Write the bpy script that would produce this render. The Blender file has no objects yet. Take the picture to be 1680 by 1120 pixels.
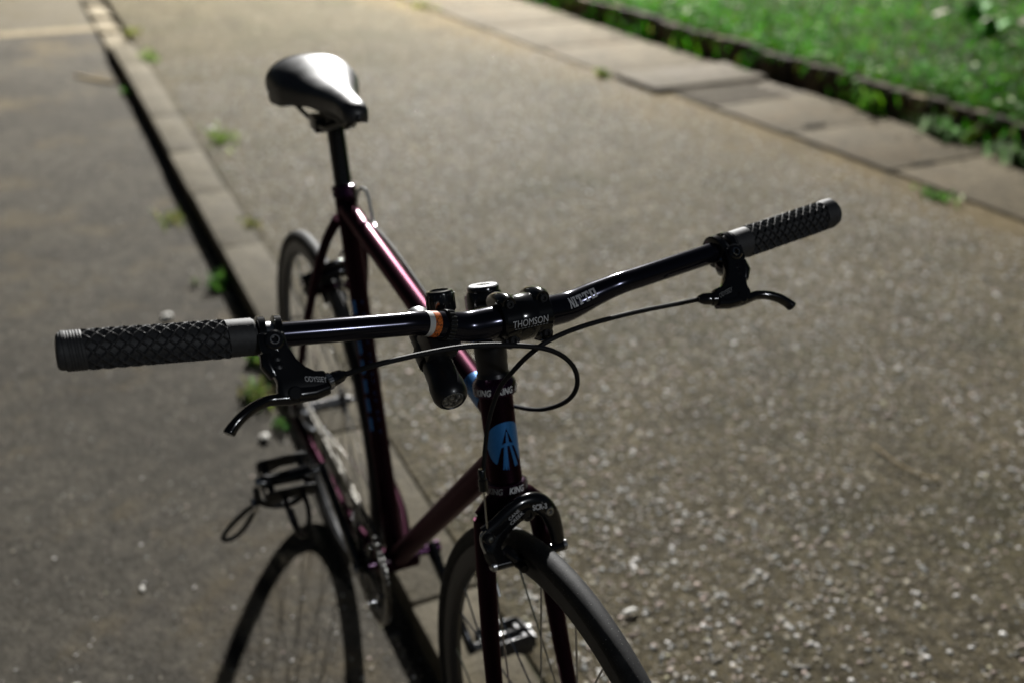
import bpy, bmesh, math, random
import numpy as np
from mathutils import Vector as V, Matrix, Quaternion
random.seed(7)
rng = np.random.default_rng(11)
PI = math.pi
rad = math.radians
SC = bpy.context.scene
COL = SC.collection

# ------------------------------------------------------------------ camera, sky, lamps, exposure
cam_d = bpy.data.cameras.new('camera')
cam = bpy.data.objects.new('camera', cam_d); COL.objects.link(cam)
SC.camera = cam
cam_d.sensor_width = 36.0
cam_d.lens = 36.0 * 1662.9 / 1680.0
cam_d.clip_start = 0.02
cam_d.clip_end = 400
_f = V((-0.80353, 0.37434, -0.46283)); _r = V((0.41897, 0.90797, 0.00699)); _u = V((-0.42286, 0.18830, 0.88642))
cam.matrix_world = Matrix(((_r.x, _u.x, -_f.x, 1.66269), (_r.y, _u.y, -_f.y, -0.37942), (_r.z, _u.z, -_f.z, 1.34602), (0, 0, 0, 1)))
cam_d.dof.use_dof = True
cam_d.dof.focus_distance = 0.955
cam_d.dof.aperture_fstop = 2.8
cam_d.dof.aperture_blades = 8

W = bpy.data.worlds.new('World'); SC.world = W; W.use_nodes = True
wn = W.node_tree; bg = wn.nodes['Background']
sky = wn.nodes.new('ShaderNodeTexSky'); sky.sky_type = 'NISHITA'; sky.sun_disc = False
sky.sun_elevation = rad(24); sky.sun_rotation = rad(-65)
wn.links.new(sky.outputs[0], bg.inputs[0]); bg.inputs[1].default_value = 0.006

def lamp(name, loc, power, col, radius):
    d = bpy.data.lights.new(name, 'POINT'); d.energy = power; d.color = col; d.shadow_soft_size = radius
    o = bpy.data.objects.new(name, d); COL.objects.link(o); o.location = loc
    return o
lamp('street_lamp_light', (-9.6, 4.45, 5.65), 14600, (1.0, 0.985, 0.95), 0.11)
lamp('far_street_lamp_light', (11.5, 2.9, 6.6), 950, (0.92, 0.96, 1.0), 0.10)
SC.view_settings.view_transform = 'Standard'
SC.view_settings.look = 'None'
SC.view_settings.exposure = 0.0
SC.view_settings.gamma = 1.0
SC.view_settings.use_curve_mapping = False
SC.cycles.max_bounces = 6
SC.cycles.use_denoising = True

# ------------------------------------------------------------------ materials
def mat(name, base=(.5, .5, .5), rough=.5, metal=0., coat=0., spec=.5, croug=.08):
    m = bpy.data.materials.new(name); m.use_nodes = True
    b = m.node_tree.nodes['Principled BSDF']
    b.inputs['Base Color'].default_value = (*base, 1); b.inputs['Roughness'].default_value = rough
    b.inputs['Metallic'].default_value = metal; b.inputs['Coat Weight'].default_value = coat
    b.inputs['Coat Roughness'].default_value = croug
    b.inputs['Specular IOR Level'].default_value = spec
    return m
class N:
    """small node-graph builder"""
    def __init__(s, m): s.t = m.node_tree; s.b = s.t.nodes['Principled BSDF']; s.c = s.t.nodes.new('ShaderNodeTexCoord')
    def new(s, typ, **kw):
        n = s.t.nodes.new(typ)
        for k, v in kw.items(): setattr(n, k, v)
        return n
    def link(s, a, b): s.t.links.new(a, b)
    def noise(s, scale, detail=4, rough=.6, vec=None, dist=0.):
        n = s.new('ShaderNodeTexNoise'); n.inputs['Scale'].default_value = scale; n.inputs['Detail'].default_value = detail
        n.inputs['Roughness'].default_value = rough; n.inputs['Distortion'].default_value = dist
        s.link(vec or s.c.outputs['Object'], n.inputs['Vector']); return n.outputs['Fac']
    def vor(s, scale, out='Distance', feature='F1'):
        n = s.new('ShaderNodeTexVoronoi', feature=feature); n.inputs['Scale'].default_value = scale
        s.link(s.c.outputs['Object'], n.inputs['Vector']); return n.outputs[out]
    def ramp(s, fac, stops):
        n = s.new('ShaderNodeValToRGB'); e = n.color_ramp.elements
        while len(e) < len(stops): e.new(.5)
        for i, (p, c) in enumerate(stops):
            e[i].position = p; e[i].color = (*c, 1) if isinstance(c, tuple) else (c, c, c, 1)
        s.link(fac, n.inputs[0]); return n.outputs[0]
    def mix(s, fac, a, b, blend='MIX'):
        n = s.new('ShaderNodeMix', data_type='RGBA', blend_type=blend)
        if isinstance(fac, (int, float)): n.inputs[0].default_value = fac
        else: s.link(fac, n.inputs[0])
        for i, x in ((6, a), (7, b)):
            if isinstance(x, tuple): n.inputs[i].default_value = (*x, 1)
            else: s.link(x, n.inputs[i])
        return n.outputs[2]
    def bump(s, h, dist=.002, strength=1., prev=None):
        n = s.new('ShaderNodeBump'); n.inputs['Distance'].default_value = dist; n.inputs['Strength'].default_value = strength
        s.link(h, n.inputs['Height'])
        if prev: s.link(prev, n.inputs['Normal'])
        return n.outputs[0]
    def done(s, col=None, normal=None, rough=None):
        if col is not None: s.link(col, s.b.inputs['Base Color'])
        if normal is not None: s.link(normal, s.b.inputs['Normal'])
        if rough is not None: s.link(rough, s.b.inputs['Roughness'])

M = {}
M['paint'] = mat('purple_metallic_paint', (.05, .010, .022), .36, .92, .06, croug=.12)
M['paint'].node_tree.nodes['Principled BSDF'].inputs['Specular Tint'].default_value = (.72, .56, .60, 1)
_n = N(M['paint']); _c = _n.ramp(_n.noise(900, 2), [(.35, (.008, .0022, .0055)), (.7, (.024, .0062, .0140))]); _n.done(_c)
M['blue'] = mat('blue_metallic_decal', (.035, .20, .55), .36, .45, .3)
_n = N(M['blue']); _c = _n.ramp(_n.noise(1500, 2), [(.35, (.02, .15, .42)), (.7, (.05, .26, .65))]); _n.done(_c)
M['bar'] = mat('dark_anodised_bar', (.040, .040, .056), .15, .88, .0)
M['gloss'] = mat('gloss_black_metal', (.008, .008, .009), .16, .2, .5)
M['satin'] = mat('satin_black_metal', (.012, .012, .014), .33, .3, .1)
M['purple'] = mat('purple_anodised_metal', (.032, .004, .028), .2, .8, .4)
M['steel'] = mat('polished_steel', (.62, .62, .62), .18, 1.)
M['alu'] = mat('brushed_aluminium', (.42, .42, .43), .34, 1.)
M['capalu'] = mat('satin_cap_alloy', (.16, .16, .165), .5, 1.)
M['rim'] = mat('dark_rim_alloy', (.075, .075, .078), .42, .85)
M['print'] = mat('pale_grey_print', (.55, .55, .56), .5)
M['faint'] = mat('grey_print', (.22, .22, .22), .5)
M['white'] = mat('white_print', (.75, .75, .75), .45)
M['orange'] = mat('orange_stripe', (.75, .16, .02), .35, .0, .3)
_n = N(M['orange']); _c = _n.ramp(_n.noise(700, 3), [(.42, (.10, .03, .01)), (.52, (.80, .19, .03))]); _n.done(_c)
M['silver'] = mat('silver_stripe', (.72, .72, .70), .35, .3)
M['rubber'] = mat('black_rubber_grip', (.020, .020, .022), .60, spec=.5)
_n = N(M['rubber']); _n.done(_n.ramp(_n.noise(260, 3), [(.3, (.026, .026, .027)), (.75, (.042, .042, .044))]), _n.bump(_n.noise(1800, 2), .0002, .5))
M['tyre'] = mat('worn_tyre_rubber', (.026, .026, .027), .68, spec=.3)
_n = N(M['tyre']); _s = _n.ramp(_n.noise(520, 4), [(.66, 0.), (.70, 1.)])
_c = _n.mix(_s, _n.ramp(_n.noise(60, 5), [(.3, (.012, .012, .013)), (.7, (.030, .030, .031))]), (.26, .25, .23)); _c = _n.mix(_n.ramp(_n.noise(9, 6, .7), [(.50, 0.), (.68, .5)]), _c, (.075, .070, .062)); _n.done(_c, _n.bump(_n.noise(900, 4), .0006, .7))
M['saddle'] = mat('black_saddle_leather', (.014, .014, .016), .42, spec=.9)
_n = N(M['saddle']); _n.done(None, _n.bump(_n.noise(500, 3), .0003, .5), _n.ramp(_n.noise(40, 4), [(.3, .38), (.7, .52)]))
M['cable'] = mat('black_cable_housing', (.012, .012, .013), .62, spec=.2)
M['nylon'] = mat('black_nylon_strap', (.012, .012, .012), .6)
M['plastic'] = mat('black_plastic', (.012, .012, .012), .38)
M['glass'] = mat('lamp_lens', (.8, .8, .8), .03); 
_t = M['glass'].node_tree; _a = _t.nodes.new('ShaderNodeBsdfTransparent'); _g = _t.nodes.new('ShaderNodeBsdfGlossy'); _g.inputs['Roughness'].default_value = .02
_x = _t.nodes.new('ShaderNodeMixShader'); _fr = _t.nodes.new('ShaderNodeFresnel'); _t.links.new(_fr.outputs[0], _x.inputs[0]); _t.links.new(_a.outputs[0], _x.inputs[1]); _t.links.new(_g.outputs[0], _x.inputs[2]); _y = _t.nodes.new('ShaderNodeMixShader'); _y.inputs[0].default_value = .03; _t.links.new(_x.outputs[0], _y.inputs[1]); _t.links.new(_t.nodes['Principled BSDF'].outputs[0], _y.inputs[2])
_t.links.new(_y.outputs[0], _t.nodes['Material Output'].inputs[0])
M['reflector'] = mat('facetted_reflector', (.85, .85, .85), .12, .80)
M['chain'] = mat('chain_steel', (.42, .40, .36), .30, 1.)

# ground materials
def path_material():
    m = mat('exposed_aggregate_concrete', rough=.82, spec=.2); n = N(m)
    big = n.noise(1.1, 5, .65); mid = n.noise(9, 5, .7); fine = n.noise(120, 4, .7)
    base = n.mix(n.ramp(mid, [(.32, 0.), (.68, 1.)]), (.084, .071, .045), (.180, .155, .106))
    base = n.mix(n.ramp(big, [(.38, 0.), (.62, .55)]), base, (.120, .106, .078))
    moss = n.ramp(n.noise(2.6, 6, .75), [(.50, 0.), (.66, .75)])
    base = n.mix(moss, base, (.070, .068, .034))
    cellc = n.new('ShaderNodeTexVoronoi'); cellc.inputs['Scale'].default_value = 115; n.link(n.c.outputs['Object'], cellc.inputs['Vector'])
    sep = n.new('ShaderNodeSeparateColor'); n.link(cellc.outputs['Color'], sep.inputs[0])
    stone = n.ramp(sep.outputs[0], [(0., (.045, .040, .030)), (.45, (.13, .115, .088)), (.75, (.22, .20, .165)), (.90, (.32, .30, .26)), (1., (.50, .48, .44))])
    inside = n.ramp(cellc.outputs['Distance'], [(.28, 1.), (.42, 0.)])
    on = n.ramp(sep.outputs[1], [(.30, 0.), (.36, 1.)])
    f = n.mix(1., inside, on, 'MULTIPLY')
    col = n.mix(f, base, stone)
    col = n.mix(.5, col, n.ramp(fine, [(.3, .55), (.7, 1.0)]), 'MULTIPLY')
    v2 = n.new('ShaderNodeTexVoronoi'); v2.inputs['Scale'].default_value = 46; v2.inputs['Randomness'].default_value = 1.; n.link(n.c.outputs['Object'], v2.inputs['Vector'])
    sp2 = n.new('ShaderNodeSeparateColor'); n.link(v2.outputs['Color'], sp2.inputs[0])
    in2 = n.mix(1., n.ramp(v2.outputs['Distance'], [(.22, 1.), (.40, 0.)]), n.ramp(sp2.outputs[1], [(.62, 0.), (.66, 1.)]), 'MULTIPLY')
    col = n.mix(in2, col, n.ramp(sp2.outputs[0], [(0., (.05, .045, .035)), (.35, (.16, .14, .11)), (.7, (.30, .28, .24)), (1., (.52, .50, .46))]))
    col = n.mix(.75, col, n.ramp(n.noise(30, 5, .8), [(.36, .35), (.64, 1.50)]), 'MULTIPLY')
    sx = n.new('ShaderNodeSeparateXYZ'); n.link(n.c.outputs['Object'], sx.inputs[0])
    m1 = n.new('ShaderNodeMath', operation='MULTIPLY'); m1.inputs[1].default_value = -.072; n.link(sx.outputs[0], m1.inputs[0])
    m2 = n.new('ShaderNodeMath', operation='ADD'); n.link(m1.outputs[0], m2.inputs[0]); n.link(sx.outputs[1], m2.inputs[1])
    m3 = n.new('ShaderNodeMath', operation='MULTIPLY_ADD'); n.link(n.noise(3.5, 5, .7), m3.inputs[0]); m3.inputs[1].default_value = .9; n.link(m2.outputs[0], m3.inputs[2])
    mr = n.new('ShaderNodeMapRange'); mr.inputs[1].default_value = 2.70; mr.inputs[2].default_value = 3.22; n.link(m3.outputs[0], mr.inputs[0])
    stf = n.mix(1., mr.outputs[0], (.75, .75, .75), 'MULTIPLY')
    col = n.mix(stf, col, (.185, .140, .075))
    dirt = n.ramp(n.noise(5.5, 7, .8), [(.52, 0.), (.64, .65)])
    col = n.mix(dirt, col, (.052, .046, .035))
    col = n.mix(1., col, (1., .96, .83), 'MULTIPLY')
    b1 = n.bump(n.mix(1., inside, on, 'MULTIPLY'), .0035, .8, n.bump(in2, .006, .8))
    b2 = n.bump(fine, .004, 1., b1); b2 = n.bump(n.noise(42, 5, .75), .020, 1., b2); b3 = n.bump(mid, .010, .6, b2)
    n.done(col, b3, n.ramp(sep.outputs[2], [(0., .7), (1., 1.)])); return m
def road_material():
    m = mat('worn_asphalt', rough=.9, spec=.15); n = N(m)
    big = n.noise(1.4, 5, .7); fine = n.noise(170, 4, .75); mid = n.noise(16, 5, .7)
    base = n.mix(n.ramp(big, [(.35, 0.), (.65, 1.)]), (.100, .091, .080), (.185, .168, .142))
    base = n.mix(n.ramp(mid, [(.40, 0.), (.66, .8)]), base, (.078, .073, .064))
    v = n.new('ShaderNodeTexVoronoi'); v.inputs['Scale'].default_value = 190; n.link(n.c.outputs['Object'], v.inputs['Vector'])
    sep = n.new('ShaderNodeSeparateColor'); n.link(v.outputs['Color'], sep.inputs[0])
    stone = n.ramp(sep.outputs[0], [(0., (.045, .042, .038)), (.5, (.12, .11, .10)), (.9, (.18, .17, .15)), (1., (.34, .32, .28))])
    inside = n.ramp(v.outputs['Distance'], [(.25, .75), (.45, 0.)])
    col = n.mix(inside, base, stone)
    col = n.mix(.6, col, n.ramp(fine, [(.3, .5), (.7, 1.)]), 'MULTIPLY')
    col = n.mix(.7, col, n.ramp(n.noise(26, 6, .75), [(.34, .55), (.66, 1.2)]), 'MULTIPLY')
    st = n.ramp(n.noise(2.1, 7, .75), [(.52, 0.), (.64, .7)]); col = n.mix(st, col, (.165, .135, .090))
    dk = n.ramp(n.noise(1.3, 6, .75), [(.54, 0.), (.66, .6)]); col = n.mix(dk, col, (.070, .064, .060))
    col = n.mix(1., col, (.97, .955, .90), 'MULTIPLY')
    b1 = n.bump(v.outputs['Distance'], .004, .8); b2 = n.bump(fine, .003, .9, b1); b2 = n.bump(n.noise(55, 5, .75), .012, .9, b2); b3 = n.bump(mid, .010, .6, b2)
    n.done(col, b3); return m
def concrete_material(name, a, b, stain=(.10, .085, .05)):
    m = mat(name, rough=.85, spec=.25); n = N(m)
    info = n.new('ShaderNodeObjectInfo')
    c = n.mix(n.ramp(n.noise(7, 6, .7), [(.3, 0.), (.7, 1.)]), a, b)
    c = n.mix(n.ramp(n.noise(3, 6, .7), [(.50, 0.), (.72, .7)]), c, stain)
    c = n.mix(.6, c, n.ramp(n.noise(150, 4, .7), [(.3, .55), (.7, 1.05)]), 'MULTIPLY')
    c = n.mix(.7, c, n.ramp(n.noise(24, 6, .8), [(.36, .5), (.64, 1.2)]), 'MULTIPLY')
    c = n.mix(.35, c, n.ramp(info.outputs['Random'], [(0., .6), (1., 1.)]), 'MULTIPLY')
    c = n.mix(1., c, (1., .96, .86), 'MULTIPLY')
    n.done(c, n.bump(n.noise(90, 5, .7), .004, .8, n.bump(n.noise(20, 5, .75), .012, .8))); return m
M['path'] = path_material(); M['road'] = road_material()
M['kerb'] = concrete_material('kerb_concrete', (.115, .102, .078), (.185, .166, .130))
M['kerb_pale'] = concrete_material('pale_kerb_concrete', (.24, .21, .165), (.30, .27, .21), (.19, .15, .09))
M['slab'] = concrete_material('slab_concrete', (.085, .070, .045), (.145, .122, .083), (.110, .074, .034))
M['slab_dark'] = concrete_material('dark_slab_concrete', (.115, .10, .08), (.15, .13, .105))
M['brick'] = concrete_material('mossy_brick', (.050, .040, .028), (.115, .090, .064), (.07, .075, .030))
_n = N(M['brick']); _o = [q for q in _n.t.nodes if q.type == 'OBJECT_INFO'][0]; _l = _n.b.inputs['Base Color'].links[0].from_socket
_n.done(_n.mix(1., _l, _n.ramp(_o.outputs['Random'], [(0., .35), (.6, .9), (1., 2.2)]), 'MULTIPLY'))
M['soil'] = concrete_material('dark_soil', (.035, .030, .020), (.06, .05, .032), (.03, .04, .015))
M['apron'] = concrete_material('apron_concrete', (.105, .095, .076), (.145, .130, .104))
M['tan'] = concrete_material('tan_joint_concrete', (.23, .195, .14), (.29, .25, .18))
def attr_material(name, rough, spec=.4, trans=0.):
    m = mat(name, rough=rough, spec=spec); n = N(m)
    a = n.new('ShaderNodeAttribute', attribute_name='tint'); n.done(a.outputs['Color'])
    if trans:
        t = n.new('ShaderNodeBsdfTranslucent'); mx = n.new('ShaderNodeMixShader'); mx.inputs[0].default_value = trans
        n.link(a.outputs['Color'], t.inputs[0]); n.link(n.b.outputs[0], mx.inputs[1]); n.link(t.outputs[0], mx.inputs[2])
        n.link(mx.outputs[0], n.t.nodes['Material Output'].inputs[0])
    return m
M['pebble'] = attr_material('mixed_pebbles', .55, .35)
M['leaf'] = attr_material('green_leaf', .6, .08, .5)
M['stone_white'] = mat('white_stone', (.62, .60, .55), .6)
_n = N(M['stone_white']); _n.done(_n.ramp(_n.noise(60, 4), [(.3, (.45, .43, .38)), (.7, (.70, .68, .63))]))
M['straw'] = mat('dry_straw', (.34, .26, .13), .6)
M['deadleaf'] = mat('dry_leaf', (.26, .20, .12), .6)
_n = N(M['deadleaf']); _n.done(_n.ramp(_n.noise(50, 4), [(.3, (.16, .12, .07)), (.7, (.36, .31, .22))]))

# ------------------------------------------------------------------ mesh helpers
class MB:
    def __init__(s): s.v = []; s.f = []
    def add(s, vs, fs):
        o = len(s.v); s.v += [V(x) for x in vs]; s.f += [[i + o for i in f] for f in fs]; return s
    def tube(s, pts, r, seg=14, caps=True, flat=None, closed=False):
        """swept tube; r is a number or one per point; flat=(axis, factor) squeezes the section along an axis"""
        pts = [V(p) for p in pts]; n = len(pts)
        rs = r if hasattr(r, '__len__') else [r] * n
        vs, fs = [], []; prev = None
        for i, p in enumerate(pts):
            if closed: t = (pts[(i + 1) % n] - pts[i - 1])
            else: t = pts[min(i + 1, n - 1)] - pts[max(i - 1, 0)]
            t.normalize()
            if prev is None:
                a = V((0, 0, 1)) if abs(t.z) < .9 else V((0, 1, 0))
                x = t.cross(a).normalized()
            else: x = (prev - t * prev.dot(t)).normalized()
            prev = x; y = t.cross(x)
            for k in range(seg):
                a = 2 * PI * k / seg; d = (x * math.cos(a) + y * math.sin(a)) * rs[i]
                if flat:
                    ax = V(flat[0]).normalized(); d = d - ax * d.dot(ax) * (1 - flat[1])
                vs.append(p + d)
        m = n if closed else n - 1
        for i in range(m):
            j = (i + 1) % n
            for k in range(seg):
                k2 = (k + 1) % seg; fs.append([i * seg + k, i * seg + k2, j * seg + k2, j * seg + k])
        if caps and not closed:
            fs.append(list(range(seg))[::-1]); fs.append([(n - 1) * seg + k for k in range(seg)])
        return s.add(vs, fs)
    def lathe(s, o, ax, prof, seg=28, ref=None, caps=True):
        """prof: list of (distance along ax, radius)"""
        o = V(o); ax = V(ax).normalized()
        a = V(ref) if ref else (V((0, 0, 1)) if abs(ax.z) < .9 else V((0, 1, 0)))
        x = (a - ax * a.dot(ax)).normalized(); y = ax.cross(x)
        vs, fs = [], []
        for (t, r) in prof:
            for k in range(seg):
                q = 2 * PI * k / seg; vs.append(o + ax * t + (x * math.cos(q) + y * math.sin(q)) * r)
        for i in range(len(prof) - 1):
            for k in range(seg):
                k2 = (k + 1) % seg; fs.append([i * seg + k, i * seg + k2, (i + 1) * seg + k2, (i + 1) * seg + k])
        if caps:
            fs.append(list(range(seg))[::-1]); fs.append([(len(prof) - 1) * seg + k for k in range(seg)])
        return s.add(vs, fs)
    def ring(s, o, ax, prof, seg=72):
        """closed section revolved round ax: prof of (axial, radius)"""
        o = V(o); ax = V(ax).normalized()
        a = V((0, 0, 1)) if abs(ax.z) < .9 else V((1, 0, 0))
        x = (a - ax * a.dot(ax)).normalized(); y = ax.cross(x); n = len(prof)
        vs, fs = [], []
        for k in range(seg):
            q = 2 * PI * k / seg; d = x * math.cos(q) + y * math.sin(q)
            for (t, r) in prof: vs.append(o + ax * t + d * r)
        for k in range(seg):
            k2 = (k + 1) % seg
            for i in range(n):
                j = (i + 1) % n; fs.append([k * n + i, k * n + j, k2 * n + j, k2 * n + i])
        return s.add(vs, fs)
    def box(s, c, x, y, z):
        """box at c with half-axis vectors x, y, z"""
        c, x, y, z = V(c), V(x), V(y), V(z)
        vs = [c + x * a + y * b + z * d for a in (-1, 1) for b in (-1, 1) for d in (-1, 1)]
        return s.add(vs, [[0, 1, 3, 2], [4, 6, 7, 5], [0, 4, 5, 1], [2, 3, 7, 6], [0, 2, 6, 4], [1, 5, 7, 3]])
    def plate(s, pts, nrm, th):
        """flat polygon of thickness th"""
        nrm = V(nrm).normalized() * th / 2; pts = [V(p) for p in pts]; n = len(pts)
        vs = [p + nrm for p in pts] + [p - nrm for p in pts]
        fs = [list(range(n)), [n + i for i in range(n)][::-1]]
        for i in range(n):
            j = (i + 1) % n; fs.append([i, i + n, j + n, j])
        return s.add(vs, fs)
    def build(s, name, m, parent=None, smooth=35, bevel=0., xf=None, segs=2):
        me = bpy.data.meshes.new(name)
        vs = [xf(v) for v in s.v] if xf else s.v
        me.from_pydata([tuple(v) for v in vs], [], s.f)
        bm = bmesh.new(); bm.from_mesh(me)
        bmesh.ops.recalc_face_normals(bm, faces=bm.faces)
        if bevel:
            es = [e for e in bm.edges if len(e.link_faces) == 2 and e.calc_face_angle(0) > rad(28)]
            bmesh.ops.bevel(bm, geom=es, offset=bevel, segments=segs, affect='EDGES', profile=.6, clamp_overlap=True)
        bm.to_mesh(me); bm.free()
        if smooth:
            me.shade_smooth(); me.set_sharp_from_angle(angle=rad(smooth))
        me.materials.append(m)
        o = bpy.data.objects.new(name, me); COL.objects.link(o)
        if parent: o.parent = parent
        return o
def empty(name, parent=None, loc=(0, 0, 0)):
    o = bpy.data.objects.new(name, None); COL.objects.link(o); o.location = loc; o.empty_display_size = .05
    if parent: o.parent = parent
    return o
def tag(o, label=None, cat=None, group=None, kind=None):
    if label: o['label'] = label
    if cat: o['category'] = cat
    if group: o['group'] = group
    if kind: o['kind'] = kind
    return o
def smooth_path(pts, n=8):
    """Catmull-Rom through the points (tuples of any length)"""
    P = np.array(pts, float); P = np.vstack([2 * P[0] - P[1], P, 2 * P[-1] - P[-2]]); out = []
    for i in range(1, len(P) - 2):
        for k in range(n):
            t = k / n; a, b, c, d = P[i - 1], P[i], P[i + 1], P[i + 2]
            out.append(.5 * (2 * b + (c - a) * t + (2 * a - 5 * b + 4 * c - d) * t * t + (3 * b - a - 3 * c + d) * t ** 3))
    out.append(P[-2]); return [tuple(q) for q in out]
def instance(src_mesh, name, parent, mtx):
    o = bpy.data.objects.new(name, src_mesh); COL.objects.link(o); o.parent = parent; o.matrix_local = mtx; return o
def text_bm(txt, cap, width=None, bold=0., shear=0., cuts=5):
    """lettering as a flat bmesh centred on 0,0; cap = capital height, width = total width"""
    cu = bpy.data.curves.new('t', 'FONT'); cu.body = txt; cu.offset = bold; cu.shear = shear; cu.resolution_u = 3
    o = bpy.data.objects.new('t', cu); COL.objects.link(o)
    me = bpy.data.meshes.new_from_object(o.evaluated_get(bpy.context.evaluated_depsgraph_get()))
    bpy.data.objects.remove(o); bm = bmesh.new(); bm.from_mesh(me); bpy.data.meshes.remove(me)
    return fit_bm(bm, cap, width, cuts)
def fit_bm(bm, cap, width, cuts):
    xs = [v.co.x for v in bm.verts]; ys = [v.co.y for v in bm.verts]
    x0, x1, y0, y1 = min(xs), max(xs), min(ys), max(ys); sy = cap / (y1 - y0); sx = width / (x1 - x0) if width else sy
    for v in bm.verts: v.co = V(((v.co.x - (x0 + x1) / 2) * sx, (v.co.y - (y0 + y1) / 2) * sy, 0))
    for k in range(1, cuts):
        bmesh.ops.bisect_plane(bm, geom=bm.verts[:] + bm.edges[:] + bm.faces[:], plane_co=(0, -cap / 2 + cap * k / cuts, 0), plane_no=(0, 1, 0))
    w = width or (x1 - x0) * sx
    for k in range(1, 2 * cuts):
        bmesh.ops.bisect_plane(bm, geom=bm.verts[:] + bm.edges[:] + bm.faces[:], plane_co=(-w / 2 + w * k / (2 * cuts), 0, 0), plane_no=(1, 0, 0))
    return bm
def put_bm(bm, fn, name, m, parent):
    """wraps a flat bmesh on a surface: fn(x, y) -> point"""
    for v in bm.verts: v.co = fn(v.co.x, v.co.y)
    me = bpy.data.meshes.new(name); bm.to_mesh(me); bm.free(); me.materials.append(m)
    o = bpy.data.objects.new(name, me); COL.objects.link(o); o.parent = parent; return o
def loops_bm(loops, cap, width, cuts=14):
    cu = bpy.data.curves.new('c', 'CURVE'); cu.dimensions = '2D'; cu.fill_mode = 'FRONT'
    for lp in loops:
        sp = cu.splines.new('POLY'); sp.points.add(len(lp) - 1); sp.use_cyclic_u = True
        for p, q in zip(sp.points, lp): p.co = (q[0], q[1], 0, 1)
    o = bpy.data.objects.new('c', cu); COL.objects.link(o)
    me = bpy.data.meshes.new_from_object(o.evaluated_get(bpy.context.evaluated_depsgraph_get()))
    bpy.data.objects.remove(o); bm = bmesh.new(); bm.from_mesh(me); bpy.data.meshes.remove(me)
    return fit_bm(bm, cap, width, cuts)
def bulk(name, verts, faces_n, tint, m, smooth=True):
    """large mesh from numpy: verts (N,3), faces (F,k) all of k corners, tint per vertex"""
    me = bpy.data.meshes.new(name); k = faces_n.shape[1]
    me.vertices.add(len(verts)); me.vertices.foreach_set('co', verts.astype(np.float32).ravel())
    me.loops.add(faces_n.size); me.loops.foreach_set('vertex_index', faces_n.astype(np.int32).ravel())
    me.polygons.add(len(faces_n)); me.polygons.foreach_set('loop_start', np.arange(0, faces_n.size, k, dtype=np.int32))
    me.update(calc_edges=True)
    if tint is not None:
        a = me.color_attributes.new('tint', 'FLOAT_COLOR', 'POINT')
        a.data.foreach_set('color', np.hstack([tint, np.ones((len(tint), 1))]).astype(np.float32).ravel())
    if smooth: me.shade_smooth()
    me.materials.append(m)
    o = bpy.data.objects.new(name, me); COL.objects.link(o); return o

# ------------------------------------------------------------------ the ground
KH = .07                       # kerb and path stand this much above the road
K0, K1 = .055, .213            # kerb stone from K0 to K1
def sheet(name, quad, z, m, kind='structure'):
    s = MB(); s.add([(x, y, z) for x, y in quad], [[0, 1, 2, 3]])
    return tag(s.build(name, m, smooth=0), kind=kind)
def sl(x): return 2.70 + .072 * x      # path edge of the slab row
def br(x): return 3.315 + .038 * x     # foot of the brick edging
XA, XB = -40., 12.
sheet('ground', [(-150, -150), (150, -150), (150, 150), (-150, 150)], -.06, M['soil'])
sheet('road', [(-5.98, -30), (XB, -30), (XB, K0 + .03), (-5.98, K0 + .03)], 0, M['road'])
sheet('far_road', [(XA, -30), (-6.14, -30), (-6.14, K0 + .03), (XA, K0 + .03)], 0, M['apron'])
sheet('road_joint_strip', [(-6.15, -30), (-5.97, -30), (-5.97, K0), (-6.15, K0)], .004, M['tan'])
sheet('path', [(XA, K1 - .016), (XB, K1 - .016), (XB, sl(XB) + .1), (XA, sl(XA) + 3.2)], KH - .004, M['path'])

M['moss'] = concrete_material('mossy_joint_dirt', (.050, .046, .028), (.085, .078, .045), (.05, .065, .02))
sheet('kerb_joint', [(-5.1, K1 - .03), (XB, K1 - .03), (XB, K1), (-5.1, K1)], KH - .010, M['moss'])
# kerb of single stones
kerb = tag(empty('kerb'), kind='structure')
def stone_box(name, x0, x1, y0, y1, z0, z1, m, parent, bev=.008, tilt=0., yf=None):
    s = MB(); n = 3; vs = []
    j = lambda a: random.uniform(-a, a)
    yf = yf or (lambda x: 0)
    pts = [(x0, y0 + yf(x0)), (x1, y0 + yf(x1)), (x1, y1 + yf(x1)), (x0, y1 + yf(x0))]
    s.add([(px, py, z0) for px, py in pts] + [(px, py, z1 + j(.0025) + tilt * (px - x0)) for px, py in pts],
          [[0, 3, 2, 1], [4, 5, 6, 7], [0, 1, 5, 4], [1, 2, 6, 5], [2, 3, 7, 6], [3, 0, 4, 7]])
    return s.build(name, m, parent, smooth=30, bevel=bev)
joints = [3.38, 2.76, 2.15, 1.53, .92, .305, -.31, -.93, -1.55, -2.13, -2.70, -3.30, -3.90, -4.50, -5.10]
for a, b in zip(joints[1:], joints[:-1]):
    dy = random.uniform(-.004, .004)
    stone_box('kerb_stone', a + .004, b - .004, K0 + dy, K1 - .022 + dy, -.05, KH + random.uniform(-.002, .002), M['kerb'], kerb, .010)
z = KH
for a, b, m in [(-5.72, -5.10, 'kerb_pale'), (-6.34, -5.72, 'kerb_pale'), (-6.96, -6.34, 'kerb_pale'), (-7.6, -6.96, 'kerb')]:
    stone_box('kerb_stone', a + .004, b - .004, K0 - .015, K1, -.05, max(.012, z - .05), M[m], kerb, .008, tilt=.04); z -= .022

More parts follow.
